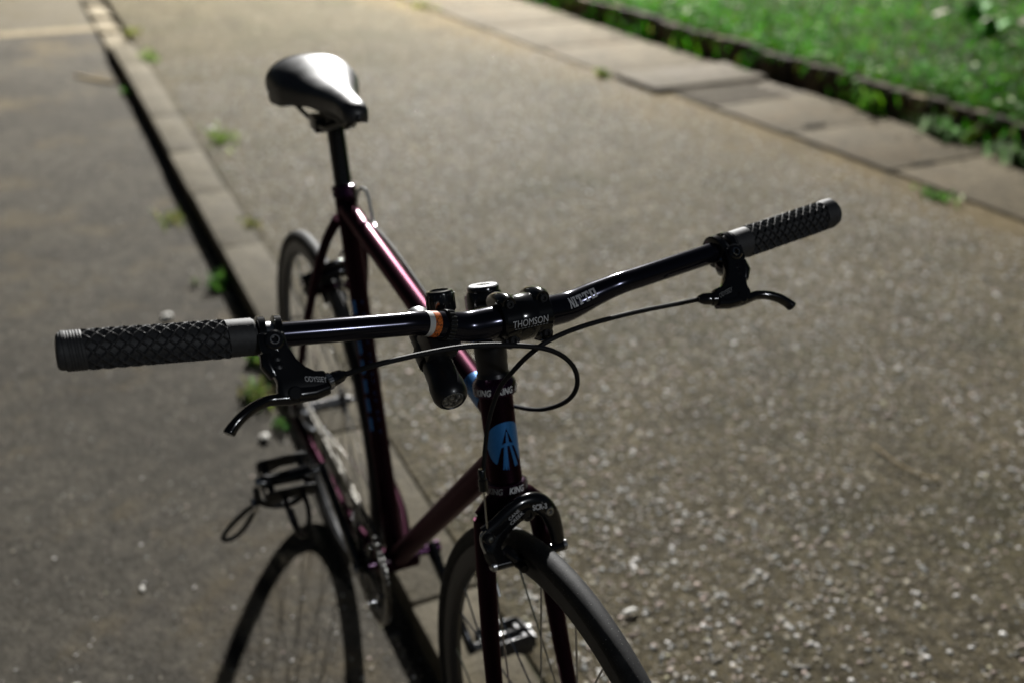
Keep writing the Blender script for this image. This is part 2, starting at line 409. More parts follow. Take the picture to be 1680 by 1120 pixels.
# row of concrete slabs along the far side of the path
slab_row = tag(empty('slab_paving'), kind='structure')
sj = [(-8.4, -7.7, 0), (-7.7, -6.95, 0), (-6.95, -6.2, 0), (-6.2, -5.45, 0), (-5.45, -4.7, 0), (-4.7, -3.95, 0), (-3.95, -3.16, 0),
      (-3.14, -2.74, 1), (-2.72, -2.40, 2), (-2.40, -1.86, 3), (-1.86, -1.26, 3), (-1.26, -.62, 3), (-.62, .02, 3), (.02, .66, 3), (.66, 1.3, 3), (1.3, 1.95, 3), (1.95, 2.6, 3)]
for a, b, t in sj:
    off = {0: .0, 1: -.02, 2: .05, 3: .055}[t]
    zt = KH + {0: .011, 1: .024, 2: .006, 3: .012}[t]
    m = M['slab_dark'] if t in (1, 2) else M['slab']
    y0 = sl(a) + off; w = br(a) - sl(a) - off - .02
    stone_box('slab', a + .006, b - .006, y0, y0 + w, -.03, zt + random.uniform(-.003, .003), m, slab_row, .007, yf=lambda x, a=a: .05 * (x - a))
for k in range(13):
    xx = -2.705 + k * .0245
    s = MB(); s.box((xx, sl(xx) + .05 + .25, KH + .0085), (.007, 0, 0), (0, .24, 0), (0, 0, .004)); s.build('grate_bar', M['slab_dark'], slab_row, smooth=0, bevel=.001)
# hand holes at the slab ends
for x, y in [(-1.27, 2.84), (-1.90, 2.80)]:
    s = MB(); s.box((x, y, KH + .0165), (.012, 0, 0), (0, .055, 0), (0, 0, .0035)); s.build('hand_hole', M['soil'], slab_row, smooth=0)

# brick edging, every brick by itself
edging = tag(empty('brick_edging', loc=(0, 0, 0)), 'row of dark mossy upright bricks holding back the lawn', 'edging')
x = -9.0; bk = []
while x < 2.2:
    w = random.uniform(.105, .125); s = MB()
    y = br(x) + random.uniform(-.016, .012); zt = KH + .145 + random.uniform(-.010, .008); lean = random.uniform(-.008, .008)
    pts = []
    for zz, ly in ((-.03, 0.), (zt, lean)):
        pts += [(x + .008, y + ly, zz), (x + w - .008, y + ly, zz), (x + w - .008, y + .085 + ly, zz), (x + .008, y + .085 + ly, zz)]
    s.add(pts, [[0, 3, 2, 1], [4, 5, 6, 7], [0, 1, 5, 4], [1, 2, 6, 5], [2, 3, 7, 6], [3, 0, 4, 7]])
    s.build('brick', M['brick'], edging, smooth=30, bevel=.009); x += w
# lawn
LZ = KH + .122
s = MB(); nx, ny = 40, 30; vs = []
for i in range(nx + 1):
    for j in range(ny + 1):
        xx = -30 + 36 * i / nx; f = (j / ny) ** 2; yy = br(xx) + .06 + 26 * f
        vs.append((xx, yy, LZ + .05 * f * math.sin(xx * .7 + yy) + .25 * f))
s.add(vs, [[i * (ny + 1) + j, (i + 1) * (ny + 1) + j, (i + 1) * (ny + 1) + j + 1, i * (ny + 1) + j + 1] for i in range(nx) for j in range(ny)])
M['lawn'] = concrete_material('lawn_soil', (.016, .030, .008), (.028, .050, .012), (.030, .026, .014))
tag(s.build('lawn', M['lawn'], smooth=60), kind='structure')

def blades(n, xf, hmin, hmax, wid, cols, zfun):
    """n grass blades (two quads folded into five points)"""
    x, y = xf(n); z = zfun(x, y); h = rng.uniform(hmin, hmax, n); a = rng.uniform(0, 2 * PI, n); w = wid * rng.uniform(.6, 1.3, n)
    lean = rng.uniform(.2, 1.1, n) * h; la = rng.uniform(0, 2 * PI, n)
    dx, dy = np.cos(a) * w, np.sin(a) * w; lx, ly = np.cos(la) * lean, np.sin(la) * lean
    v = np.zeros((n, 5, 3))
    v[:, 0] = np.stack([x - dx, y - dy, z], 1); v[:, 1] = np.stack([x + dx, y + dy, z], 1)
    v[:, 2] = np.stack([x - dx * .8 + lx * .4, y - dy * .8 + ly * .4, z + h * .6], 1); v[:, 3] = np.stack([x + dx * .8 + lx * .4, y + dy * .8 + ly * .4, z + h * .6], 1)
    v[:, 4] = np.stack([x + lx, y + ly, z + h * (1 - .35 * lean / h)], 1)
    o = np.arange(n)[:, None] * 5
    f = np.concatenate([o + np.array([[0, 1, 3]]), o + np.array([[0, 3, 2]]), o + np.array([[2, 3, 4]])])
    c = np.asarray(cols)[rng.integers(0, len(cols), n)] * rng.uniform(.6, 1.3, (n, 1))
    c = c * (1 + .65 * np.sin(x * 7.1 + 2 * np.sin(y * 5.3)) * np.sin(y * 8.3 + 1.7 * np.sin(x * 4.1)))[:, None]
    return v.reshape(-1, 3), f, np.repeat(c, 5, 0)
GC = [(.026, .145, .003), (.036, .19, .004), (.013, .07, .002), (.075, .20, .005), (.09, .11, .016), (.026, .13, .003)]
def lawn_xy(n):
    x = rng.uniform(-11, 1.2, n); d = rng.uniform(0, 1, n) ** 1.5 * 8
    y = br(x) + .05 + d
    keep = np.sin(x * 2.3 + 1) * np.sin(y * 2.9) + .5 * np.sin(x * 5.1 + y * 4.3) > rng.uniform(-2.6, .1, n)
    x = np.where(keep, x, rng.uniform(-11, 1.2, n)); return x, y
vz = lambda x, y: np.full(len(x), LZ - .005) + .25 * (np.clip(y - br(x), 0, 26) / 26)
v, f, c = blades(110000, lawn_xy, .03, .085, .0032, GC, vz)
tag(bulk('grass', v, f, c, M['leaf']), kind='stuff')
# broad clover-like leaves in the grass
def leafquads(n, xf, rmin, rmax, zlo, zhi, cols, zfun):
    x, y = xf(n); z = zfun(x, y) + rng.uniform(zlo, zhi, n); r = rng.uniform(rmin, rmax, n)
    nv = rng.normal(0, .45, (n, 3)); nv[:, 2] = 1; nv /= np.linalg.norm(nv, axis=1, keepdims=True)
    t = np.cross(nv, rng.normal(0, 1, (n, 3))); t /= np.linalg.norm(t, axis=1, keepdims=True); b = np.cross(nv, t)
    p = np.stack([x, y, z], 1); k = 6; v = np.zeros((n, k, 3))
    for i in range(k):
        a = 2 * PI * i / k; rr = r * (1.0 if i % 3 else 1.25)
        v[:, i] = p + t * (np.cos(a) * rr)[:, None] + b * (np.sin(a) * rr * .75)[:, None]
    fa = (np.arange(n)[:, None] * k + np.arange(k)[None])
    c = np.asarray(cols)[rng.integers(0, len(cols), n)] * rng.uniform(.7, 1.3, (n, 1))
    return v.reshape(-1, 3), fa, np.repeat(c, k, 0)
v, f, c = leafquads(17000, lawn_xy, .007, .021, .035, .075, [(.035, .18, .006), (.05, .21, .008), (.022, .11, .005), (.04, .17, .006), (.08, .21, .02), (.03, .15, .006), (.36, .40, .27)], vz)
tag(bulk('clover', v, f, c, M['leaf'], smooth=False), kind='stuff')
# grass tufts hanging over and growing at the foot of the bricks
def foot_xy(n):
    cx = rng.choice(np.array([-8.2, -7.6, -7.1, -6.6, -6.0, -5.4, -5.0, -4.6, -4.3, -4.0, -3.5, -2.9, -2.05, -1.95, -1.5, -1.2, -1.0, -.7]), n); x = cx + rng.normal(0, .13, n)
    return x, br(x) - np.abs(rng.normal(0, .035, n)) - .005
v, f, c = blades(420, foot_xy, .03, .15, .0045, GC + [(.06, .10, .05)], lambda x, y: np.full(len(x), KH + .015))
tag(bulk('edging_grass', v, f, c, M['leaf']), kind='stuff')
def top_xy(n):
    x = rng.uniform(-9, 1.2, n); return x, br(x) + rng.uniform(.055, .11, n)
v, f, c = blades(6000, top_xy, .02, .07, .003, GC + [(.12, .12, .05)], lambda x, y: np.full(len(x), LZ))
tag(bulk('edge_turf', v, f, c, M['leaf']), kind='stuff')

# pebbles standing out of the worn concrete and loose grit
ico = bmesh.new(); bmesh.ops.create_icosphere(ico, subdivisions=1, radius=1)
IV = np.array([v.co[:] for v in ico.verts]); IF = np.array([[v.index for v in f.verts] for f in ico.faces]); ico.free()
PC = np.array([(.40, .39, .36), (.28, .245, .19), (.19, .16, .115), (.33, .26, .22), (.13, .115, .09), (.24, .245, .23), (.62, .60, .57), (.08, .075, .06), (.29, .27, .17)])
PP = np.array([.14, .16, .16, .12, .16, .1, .055, .06, .035])
def pebbles(name, n, xy, rmin, rmax, z, cols=PC, probs=PP, sink=.35, flat=.42):
    x, y = xy(n); n = len(x); r = rmin * (rmax / rmin) ** (rng.uniform(0, 1, n) ** 1.3)
    a = rng.uniform(0, 2 * PI, n); st = rng.uniform(.55, 1.0, n)
    P = IV[None] * (1 + rng.normal(0, .14, (n, len(IV), 1)))
    P = P * np.stack([r, r * st, r * flat * rng.uniform(.6, 1.1, n)], 1)[:, None]
    ca, sa = np.cos(a)[:, None], np.sin(a)[:, None]
    Q = np.stack([P[..., 0] * ca - P[..., 1] * sa + x[:, None], P[..., 0] * sa + P[..., 1] * ca + y[:, None], P[..., 2] + (z + r * flat * (.5 - sink) * .4)[:, None] if hasattr(z, '__len__') else P[..., 2] + z + (r * flat * (.5 - sink) * .4)[:, None]], -1)
    f = (np.arange(n)[:, None, None] * len(IV) + IF[None]).reshape(-1, 3)
    c = cols[rng.choice(len(cols), n, p=probs / probs.sum())] * rng.uniform(.75, 1.2, (n, 1))
    return tag(bulk(name, Q.reshape(-1, 3), f, np.repeat(c, len(IV), 0), M['pebble']), kind='stuff')
def path_xy(n):
    x = 1.5 - 5.4 * rng.uniform(0, 1, n) ** 1.15; y = rng.uniform(K1 + .01, 2.55, n)
    den = np.sin(x * 3.1 + y * 1.7) + np.sin(y * 4.9 - x * 2.2) + .8 * np.sin(x * 9.1 + 3 * np.sin(y * 6)); k = den > rng.uniform(-3.0, 1.6, n)
    k &= y < sl(x) - .02
    return x[k], y[k]
pebbles('pebbles', 60000, path_xy, .0028, .0082, KH - .004)
def far_xy(n):
    x = -.2 - 4.3 * rng.uniform(0, 1, n); y = rng.uniform(K1 + .02, 2.5, n)
    k = (y < sl(x) - .03) & (np.sin(x * 2.7 + y * 2.1) + np.sin(y * 3.7 - x * 1.4) > rng.uniform(-2.4, 1.8, n)); return x[k], y[k]
pebbles('coarse_pebbles', 11000, far_xy, .0045, .0105, KH - .004, flat=.34)
def road_xy(n):
    x = 1.4 - 4.6 * rng.uniform(0, 1, n) ** 1.3; y = -rng.uniform(.0, 1., n) ** 1.2 * 2.2 + .02
    return x, y
pebbles('road_grit', 9000, road_xy, .0013, .0050, 0.0, sink=.2)
def gut_xy(n):
    return rng.uniform(-5, 1.2, n), K0 - .004 - np.abs(rng.normal(0, .035, n))
pebbles('gutter_grit', 1500, gut_xy, .0015, .005, 0.0, sink=.1)

# ------------------------------------------------------------------ small things on the ground
def stone(loc, r, label, name='white_stone', m='stone_white', sc=(1, 1, .7), cat='stone'):
    bm = bmesh.new(); bmesh.ops.create_icosphere(bm, subdivisions=3, radius=r)
    ph = [random.uniform(0, 6) for _ in range(3)]
    for v in bm.verts:
        q = v.co / r; k = 1 + .10 * math.sin(3 * q.x + ph[0]) + .08 * math.sin(4 * q.y + ph[1]) + .05 * math.sin(7 * q.z + ph[2])
        v.co = V((v.co.x * sc[0] * k, v.co.y * sc[1] * k, v.co.z * sc[2] * k))
    me = bpy.data.meshes.new(name); bm.to_mesh(me); bm.free(); me.shade_smooth(); me.materials.append(M[m])
    o = bpy.data.objects.new(name, me); COL.objects.link(o)
    o.location = (loc[0], loc[1], loc[2] + r * sc[2] * .75); return tag(o, label, cat)
stone((-1.224, -.168, 0), .015, 'round white stone on the road behind the left-hand grip in the photo')
stone((-.452, -.050, 0), .013, 'pale pinkish white stone in the gutter below the lever with the knurled silver adjuster', sc=(1.1, .9, .7))
stone((-2.95, .275, KH), .014, 'small white stone beside the grass tuft on the kerb edge')
stone((-.02, -.385, 0), .006, 'tiny cream stone on the road left of the wheel shadow', sc=(1.3, .8, .6))
stone((.005, -.115, 0), .008, 'tan bark chip inside the curved wheel shadow', 'bark_chip', 'deadleaf', (1.6, .6, .4), 'debris')
stone((.489, .406, KH), .011, 'long pale chip lying on the path right beside the front tyre', 'pale_chip', 'stone_white', (.45, 1.7, .35), 'debris')
stone((.19, -.52, 0), .006, 'cream oval pebble near the lower left corner of the road', 'white_stone', 'stone_white', (.8, 1.3, .6))

def weed(loc, n, hgt, spread, label, cols, wid=.0045, group='weeds along the kerb'):
    def xf(k): 
        a = rng.uniform(0, 2 * PI, k); r = np.abs(rng.normal(0, spread * .5, k)); return np.cos(a) * r * 1.2, np.sin(a) * r * .6
    v, f, c = blades(n, xf, hgt * .35, hgt, wid, cols, lambda x, y: np.zeros(len(x)))
    o = bulk('weed', v, f, c, M['leaf']); o.location = loc
    return tag(o, label, 'weed', group)
WG = [(.08, .20, .03), (.11, .24, .04), (.06, .15, .03)]
WY = [(.20, .22, .05), (.25, .23, .08), (.15, .20, .04)]
weed((-2.79, .285, KH), 130, .042, .13, 'bright green grass tuft at the kerb joint with a white stone beside it', [(.16, .25, .05), (.20, .27, .07), (.13, .17, .06)], .0035)
weed((-4.59, .225, KH), 100, .06, .12, 'second farthest green tuft growing at the back of the kerb', [(.14, .24, .05), (.18, .26, .06), (.15, .17, .07)], .004)
weed((-5.42, .215, KH), 60, .05, .14, 'farthest pale green tuft by the pale end of the kerb', WY, .006)
weed((-1.71, .192, KH), 40, .03, .05, 'tiny weed in the kerb joint left of the rear wheel', WY)
weed((-4.09, .02, 0), 40, .05, .05, 'small green weed in the far end of the gutter', WG, .006)
weed((-2.06, -.03, 0), 70, .035, .10, 'dry yellowish weed spreading from the gutter onto the road', [(.24, .20, .08), (.20, .19, .07), (.15, .20, .05)])
weed((-1.40, .02, 0), 60, .06, .045, 'bright green weed in the gutter behind the left-hand grip in the photo', WG, .006)
weed((-1.45, -.05, 0), 26, .03, .04, 'pale grey green sprig beside the bright gutter weed', [(.25, .27, .18)])
weed((-.66, -.02, 0), 110, .06, .075, 'largest yellow green weed in the gutter under the brake lever', WY + WG + [(.20, .17, .09)], .0035)
weed((-.86, .01, 0), 45, .05, .04, 'green weed in the gutter just above the yellow green clump', WG + WY, .0055)
weed((-.50, .0, 0), 22, .045, .04, 'dark green weed in the gutter beside the pale pinkish stone', [(.04, .11, .025), (.06, .13, .03)], .0045)
weed((-3.19, 2.41, KH), 60, .06, .06, 'weed at the corner of the dark raised slab', WG + WY, .006, 'weeds along the slabs')
weed((-.97, 2.60, KH), 70, .04, .12, 'low weed in the slab joint near the right edge of the photo', WG + [(.2, .22, .14)], .006, 'weeds along the slabs')
weed((-5.6, 2.27, KH), 90, .05, .16, 'yellow green weed at the far end of the slab joint', WY, .007, 'weeds along the slabs')
weed((-1.55, br(-1.55) - .07, KH + .02), 90, .10, .12, 'pale leafy weed clump at the foot of the brick edging', [(.16, .22, .12), (.10, .18, .07)], .012, 'weeds along the bricks')
weed((-1.12, br(-1.12) - .08, KH + .02), 80, .09, .12, 'pale leafy weed at the brick edging nearest the right photo edge', [(.16, .22, .12), (.10, .18, .07)], .012, 'weeds along the bricks')
weed((-2.02, br(-2.02) - .03, KH + .02), 30, .17, .05, 'tall bright green weed standing against the brick edging', [(.14, .28, .04)], .008, 'weeds along the bricks')

def stick(pts, r, name, label, m, cat):
    s = MB(); s.tube(smooth_path(pts, 5), r, 6); return tag(s.build(name, M[m]), label, cat)
stick([(-.93, 1.82, KH + .005), (-.87, 1.86, KH + .007), (-.80, 1.89, KH + .006)], .0035, 'dry_stalk', 'dry pale stalk on the path under the far grip', 'straw', 'stalk')
stick([(.25, 1.19, KH + .004), (.32, 1.185, KH + .005), (.385, 1.20, KH + .004), (.41, 1.23, KH + .004)], .0022, 'straw', 'thin curved straw lying on the path at lower right', 'straw', 'stalk')
stick([(-4.62, -.19, .006), (-4.45, -.10, .008), (-4.33, -.01, .008)], .008, 'dead_branch', 'short tan branch lying across the road by the far kerb', 'straw', 'branch')

# leafy plant with pale fallen leaves at the edge of the lawn
def leaf_mesh(L, wd, curl):
    s = MB(); n = 6; vs = []
    for i in range(n + 1):
        t = i / n; w = wd * math.sin(PI * min(.97, t * .92 + .06)) ** .8
        z = L * .35 * math.sin(t * PI * .6) * curl
        for k in (-1, 0, 1): vs.append((L * t, w * k, z + abs(k) * w * .25))
    s.add(vs, [[i * 3 + k, i * 3 + k + 1, i * 3 + k + 4, i * 3 + k + 3] for i in range(n) for k in (0, 1)]); return s
M['plantleaf'] = mat('dull_green_leaf', (.045, .15, .02), .6, spec=.2)
M['paleleaf'] = mat('pale_dry_leaf', (.24, .22, .17), .6)
def plant(loc, n, L, label):
    p = tag(empty('leafy_plant', loc=loc), label, 'plant', 'leafy plants in the lawn')
    lm = leaf_mesh(L, L * .28, 1.).build('leaf', M['plantleaf'], p, smooth=60)
    for i in range(n):
        mt = Matrix.Rotation(2 * PI * i * .382, 4, 'Z') @ Matrix.Rotation(-rad(random.uniform(5, 60)), 4, 'Y') @ Matrix.Scale(random.uniform(.6, 1.1), 4)
        if i == 0: lm.matrix_local = mt
        else: instance(lm.data, 'leaf', p, mt)
plant((-2.95, 4.85, LZ + .01), 14, .16, 'broad leaved weed with yellow green leaves near the top right of the lawn')
plant((-2.55, 4.55, LZ + .01), 12, .17, 'low broad leaved weed among pale fallen leaves on the lawn')
dl = None
for i, (x, y, a, lab) in enumerate([(-2.78, 4.72, .4, 'pale fallen leaf beside the yellow green lawn weed'), (-2.62, 4.86, 1.9, 'brightest pale fallen leaf near the right edge of the lawn'), (-2.60, 4.62, 2.8, 'long pale fallen leaf lying lowest on the lawn weed'), (-3.05, 4.62, 1.2, 'greyish fallen leaf left of the lawn weeds'), (-4.2, 4.60, .3, 'small pale fallen leaf at the top edge of the lawn')]):
    o = leaf_mesh(.10, .022, .5).build('fallen_leaf', M['paleleaf'], smooth=60) if dl is None else dl.copy()
    if dl is None: dl = o
    else: COL.objects.link(o)
    o.location = (x, y, LZ + .075); o.rotation_euler = (rad(12), rad(-8), a); tag(o, lab, 'fallen leaf', 'fallen leaves on the lawn')

# ------------------------------------------------------------------ the bicycle (x forward, y to the rider's left)
bike = tag(empty('bicycle'), 'dark purple bicycle with black riser handlebar standing in the gutter against the kerb', 'bicycle')
bike.rotation_euler.x = -.0057
R = .336; HA, SA = rad(73), rad(73.5)
n_ = V((math.sin(HA), 0, math.cos(HA))); h_ = V((-math.cos(HA), 0, math.sin(HA))); y_ = V((0, 1, 0))
sd = V((-math.cos(SA), 0, math.sin(SA))); sn = V((math.sin(SA), 0, math.cos(SA)))
BBp = V((.405, 0, .268)); FA = V((.9828, 0, R)); RA = V((0, 0, R)); BASE = FA - n_ * .045
STEER = .0402
SM = Matrix.Translation(BASE) @ Matrix.Rotation(STEER, 4, h_) @ Matrix.Translation(-BASE)
S = lambda p: SM @ V(p)
def H(u, n, h): return BASE + y_ * u + n_ * n + h_ * h      # steering frame before steering

# frame
frame = empty('frame', bike)
def part(mb, name, m, parent, **k): return mb.build(name, M[m], parent, **k)
htop, hbot = BASE + h_ * .488, BASE + h_ * .388
part(MB().lathe(hbot, h_, [(0, .0192), (.004, .0186), (.05, .0182), (.096, .0186), (.1, .0192)], 40), 'head_tube', 'paint', frame)
ttf, ttr = BASE + h_ * .468 - n_ * .01, BBp + sd * .572
part(MB().tube([ttf + (ttr - ttf) * t for t in (0, .25, .5, .75, 1)], .0146, 32), 'top_tube', 'paint', frame)
dtf = BASE + h_ * .412 - n_ * .008
part(MB().tube([dtf, dtf.lerp(BBp, .5), BBp], .0163, 32), 'down_tube', 'paint', frame)
part(MB().lathe(BBp, sd, [(0, .0146), (.56, .0146), (.562, .0158), (.597, .0158)], 32), 'seat_tube', 'paint', frame)
part(MB().lathe(BBp - y_ * .034, y_, [(0, .0195), (.002, .021), (.066, .021), (.068, .0195)], 32), 'bottom_bracket_shell', 'paint', frame)
for s in (-1, 1):
    a = BBp + sd * .556 + y_ * s * .014 - sn * .008; b = RA + V((.012, s * .062, .018))
    pth = smooth_path([a, a.lerp(b, .15) + y_ * s * .012, a.lerp(b, .5) + y_ * s * .012, b], 6)
    part(MB().tube(pth, [.0082 - .002 * i / len(pth) for i in range(len(pth))], 16), 'seat_stay', 'paint', frame)
    a = BBp + V((-.015, s * .022, 0)); b = RA + V((.018, s * .062, -.006))
    pth = smooth_path([a, a.lerp(b, .25) + y_ * s * .012, a.lerp(b, .6) + y_ * s * .006, b], 6)
    part(MB().tube(pth, [.0112 - .004 * i / len(pth) for i in range(len(pth))], 16), 'chain_stay', 'paint', frame)
    part(MB().plate([RA + V((x, s * .063, z)) for x, z in ((-.02, .0), (-.012, .018), (.014, .026), (.03, .0), (.022, -.02), (0, -.014))], y_, .006), 'dropout', 'satin', frame, bevel=.001)
brd = RA + (BBp + sd * .556 - RA) * .69 + sn * .0
part(MB().tube([brd - y_ * .030, brd, brd + y_ * .030], .0062, 12), 'stay_bridge', 'paint', frame)
# blue band with dark letters on the front of the top tube
tt = (ttr - ttf).normalized(); tx = y_.cross(tt).normalized()
if tx.z < 0: tx = -tx
def on_tt(x, y, r=.01475): a = x / r; return ttf + tt * (.075 - y) + (tx * math.cos(a) + tt.cross(tx) * math.sin(a)) * r
cells = []
part(MB().lathe(ttf + tt * .012, tt, [(0, .01482), (.042, .01482)], 40, caps=False), 'blue_band', 'blue', frame)
for a0, l in ((-.5, .0), (.35, .008), (1.15, .002), (-1.35, .006)):
    part(MB().add([ttf + tt * (.030 + l + q * .012 + w * .003) + (tx * math.cos(a0 + q * .38) + tt.cross(tx) * math.sin(a0 + q * .38)) * .01492 for w in (0, 1) for q in (0, .33, .66, 1)], [[0, 1, 5, 4], [1, 2, 6, 5], [2, 3, 7, 6]]), 'band_mark', 'paint', frame, smooth=0)
# blue strokes down the seat tube (too blurred in the photograph to read)
def on_st(x, y, r=.0148): a = x / r - .55; return BBp + sd * y + (sn * math.cos(a) + y_ * math.sin(a)) * r
for k in range(7):
    y0 = .43 - k * .031
    for pts in ([(-.009, 0), (-.009, -.022), (-.004, -.022), (-.004, 0)], [(-.004, -.004 - (k % 2) * .012), (.008, -.001), (.008, -.006), (-.004, -.009 - (k % 2) * .012)], [(-.004, -.012), (.008, -.021), (.008, -.026), (-.004, -.017)]):
        part(MB().add([on_st(x, y0 + y) for x, y in pts], [[0, 1, 2, 3]]), 'seat_tube_mark', 'blue', frame, smooth=0)
# round blue badge with a dark letter A on the head tube
disc = [(26 * math.sin(rad(t)), 26 * math.cos(rad(t))) for t in np.linspace(-142, 142, 60)]
loops = [disc + [(14.2, -20.4), (3.8, 9), (0, 19), (-3.8, 9), (-14.2, -20.4)],
         [(-10.5, -3.5), (-6.5, 1.0), (-3, 2.6), (3, 2.6), (6.5, 1.0), (10.5, -3.5), (5, -1.2), (3, -.9), (-3, -.9), (-5, -1.2)],
         [(-.7, 15), (.7, 15), (2.0, 2.7), (-2.0, 2.7)],
         [(-4.6, -1.3), (-1.0, -.9), (-1.6, -28), (-8.5, -27)],
         [(1.8, -.9), (4.6, -1.3), (11.0, -25), (6.0, -26.5)]]
bm = loops_bm(loops, .0535, .051)
part_b = put_bm(bm, lambda x, y, r=.01845: BASE + h_ * (.432 + y) + (n_ * math.cos(x / r) + y_ * math.sin(x / r)) * r, 'badge', M['blue'], frame)

# headset
for nm, h0, prof in (('headset_cup', .486, [(0, .0200), (.0015, .0228), (.014, .0238), (.0165, .0225), (.021, .0190)]), ('headset_cup', .372, [(0, .0195), (.004, .0225), (.006, .0236), (.0165, .0228), (.018, .0196)])):
    c = part(MB().lathe(BASE + h_ * h0, h_, prof, 48), nm, 'purple', bike)
    for k, a0 in enumerate((-1.95, -.95, .12, 1.1)):
        hh = h0 + (.0078 if h0 > .4 else .011)
        put_bm(text_bm('KING', .0072, .019, .02, .25), lambda x, y, a0=a0, hh=hh, r=.0241: BASE + h_ * (hh + y) + (n_ * math.cos(a0 + x / r) + y_ * math.sin(a0 + x / r)) * r, 'lettering', M['white'] if (h0 > .4 or k == 2) else M['faint'], c)
# spacers, stem
CAP = .6015
part(MB().lathe(BASE + h_ * .507, h_, [(0, .0185), (.004, .0178), (.0045, .0172), (.018, .0172), (.019, .0178), (.034, .0178), (.0345, .0172), (.047, .0172)], 40), 'headset_spacer', 'satin', bike, xf=S)
stem = empty('stem', bike)
CL = H(0, .0842, .5812)
cl = lambda u, n, h: H(u, .0842 + n, .5812 + h)
part(MB().lathe(BASE + h_ * .553, h_, [(0, .0185), (.003, .0198), (.042, .0198), (.0465, .0180), (.0470, .0165)], 40), 'steerer_clamp', 'gloss', stem, xf=S)
part(MB().tube([H(0, .006, .578), H(0, .03, .5785), H(0, .066, .5805)], [.0175, .0155, .0175], 28, flat=(y_, 1.05)), 'stem_body', 'gloss', stem, xf=S)
part(MB().box(H(0, -.02, .576), y_ * .012, n_ * .008, h_ * .018), 'pinch_block', 'gloss', stem, bevel=.003, xf=S)
part(MB().lathe(BASE + h_ * .6000, h_, [(0, .0172), (.0035, .0172), (.0048, .0166)], 40, caps=False), 'cap_rim', 'gloss', stem, xf=S)
part(MB().lathe(BASE + h_ * .6000, h_, [(.0047, .0166), (.0060, .0150), (.0063, .0085), (.0045, .0060), (.0045, .0)], 40, caps=False), 'top_cap', 'capalu', stem, xf=S)
part(MB().lathe(BASE + h_ * .6044, h_, [(0, .0045), (.0022, .0042), (.0022, .0024), (.0006, .0022), (.0006, 0)], 16, caps=False), 'top_cap_bolt', 'steel', stem, xf=S)
fp = MB().lathe(cl(-.0265, 0, 0), y_, [(0, .0205), (.0020, .0228), (.0510, .0228), (.053, .0205)], 48)
faceplate = part(fp, 'faceplate', 'gloss', stem, xf=S)
for su in (-1, 1):
    for sh in (-1, 1):
        ear = MB().tube([cl(su * .0185, q, sh * hh) for q, hh in ((-.020, .0165), (-.012, .0182), (0., .0186), (.011, .0180), (.0155, .0172))], [.0082, .0090, .0092, .0090, .0074], 20)
        part(ear, 'faceplate_ear', 'gloss', faceplate, xf=S)
        bo = cl(su * .0185, .0150, sh * .0174)
        part(MB().lathe(bo, n_, [(0, .0044), (.003, .0044), (.0036, .0038), (.0036, .0022), (.0012, .0020), (.0012, 0)], 16, caps=False), 'faceplate_bolt', 'steel' if False else 'satin', stem, xf=S)
part(MB().lathe(cl(-.0105, 0, 0), y_, [(0, .0226), (.003, .0236), (.018, .0236), (.021, .0226)], 40), 'faceplate_rib', 'gloss', faceplate, xf=S)
put_bm(text_bm('THOMSON', .0068, .0385, 0., .12), lambda x, y, r=.0239: S(cl(x - .001, r * math.cos(-.07 + y / r), r * math.sin(-.07 + y / r))), 'lettering', M['print'], faceplate)
for k in range(11):
    x0 = -.0185 + k * .0034
    part(MB().add([cl(x0 + a, .0239 * math.cos(-.29 + b), .0239 * math.sin(-.29 + b)) for a, b in ((0, 0), (.0022, 0), (.0022, .03), (0, .03))], [[0, 1, 2, 3]]), 'small_print', 'faint', faceplate, smooth=0, xf=S)

# handlebar centre line: (|u|, n, h) offsets from the clamp
BARP = [(0, 0, 0), (.030, -.001, 0), (.056, -.0050, 0), (.085, -.0005, .0080), (.112, .0060, .0150), (.14, .0058, .0180), (.24, .0006, .0280), (.33, -.0046, .0372), (.4135, -.0094, .0459)]
BSM = smooth_path(BARP, 8)
_bu = np.array([p[0] for p in BSM]); _bn = np.array([p[1] for p in BSM]); _bh = np.array([p[2] for p in BSM])
def bar_c(u):
    a = abs(u); return cl(u, float(np.interp(a, _bu, _bn)), float(np.interp(a, _bu, _bh)))
def bar_r(u):
    return float(np.interp(abs(u), [0, .026, .05, .075, .10, .125, .5], [.0160, .0160, .0157, .0138, .0118, .0111, .0111]))
us = np.concatenate([-np.linspace(.412, 0, 70), np.linspace(0, .412, 70)[1:]])
hb = part(MB().tube([bar_c(u) for u in us], [bar_r(u) for u in us], 36), 'handlebar', 'bar', bike, xf=S)
def on_bar(u, phi, extra=.0002):
    r = bar_r(u) + extra; c = bar_c(u); t = (bar_c(u + .002) - bar_c(u - .002)).normalized()
    d = n_ * math.cos(phi) + h_ * math.sin(phi); d = (d - t * d.dot(t)).normalized(); return S(c + d * r)
# NITTO in slab letters: built from strokes
def slab_word(cells, cap, width):
    loops = []; x = 0
    for rects in cells:
        w = max(r[2] for r in rects)
        loops += [(x, r) for r in rects]; x += w + .12
    bm = bmesh.new()
    for x0, r in loops:
        if len(r) == 4: q = [(r[0], r[1]), (r[2], r[1]), (r[2], r[3]), (r[0], r[3])]
        else: q = [(r[0], r[1]), (r[2], r[3]), (r[4], r[5]), (r[6], r[7])] if False else None
        bm.faces.new([bm.verts.new((x0 + a, b, 0)) for a, b in q])
    return bm
I_ = [(0, 0, .5, .16), (0, .84, .5, 1), (.14, .161, .36, .839)]
T_ = [(0, .80, .80, 1), (0, .62, .14, .799), (.66, .62, .80, .799), (.29, .161, .51, .799), (.18, 0, .62, .16)]
O_ = [(0, 0, .24, 1), (.46, 0, .70, 1), (.241, 0, .459, .17), (.241, .83, .459, 1)]
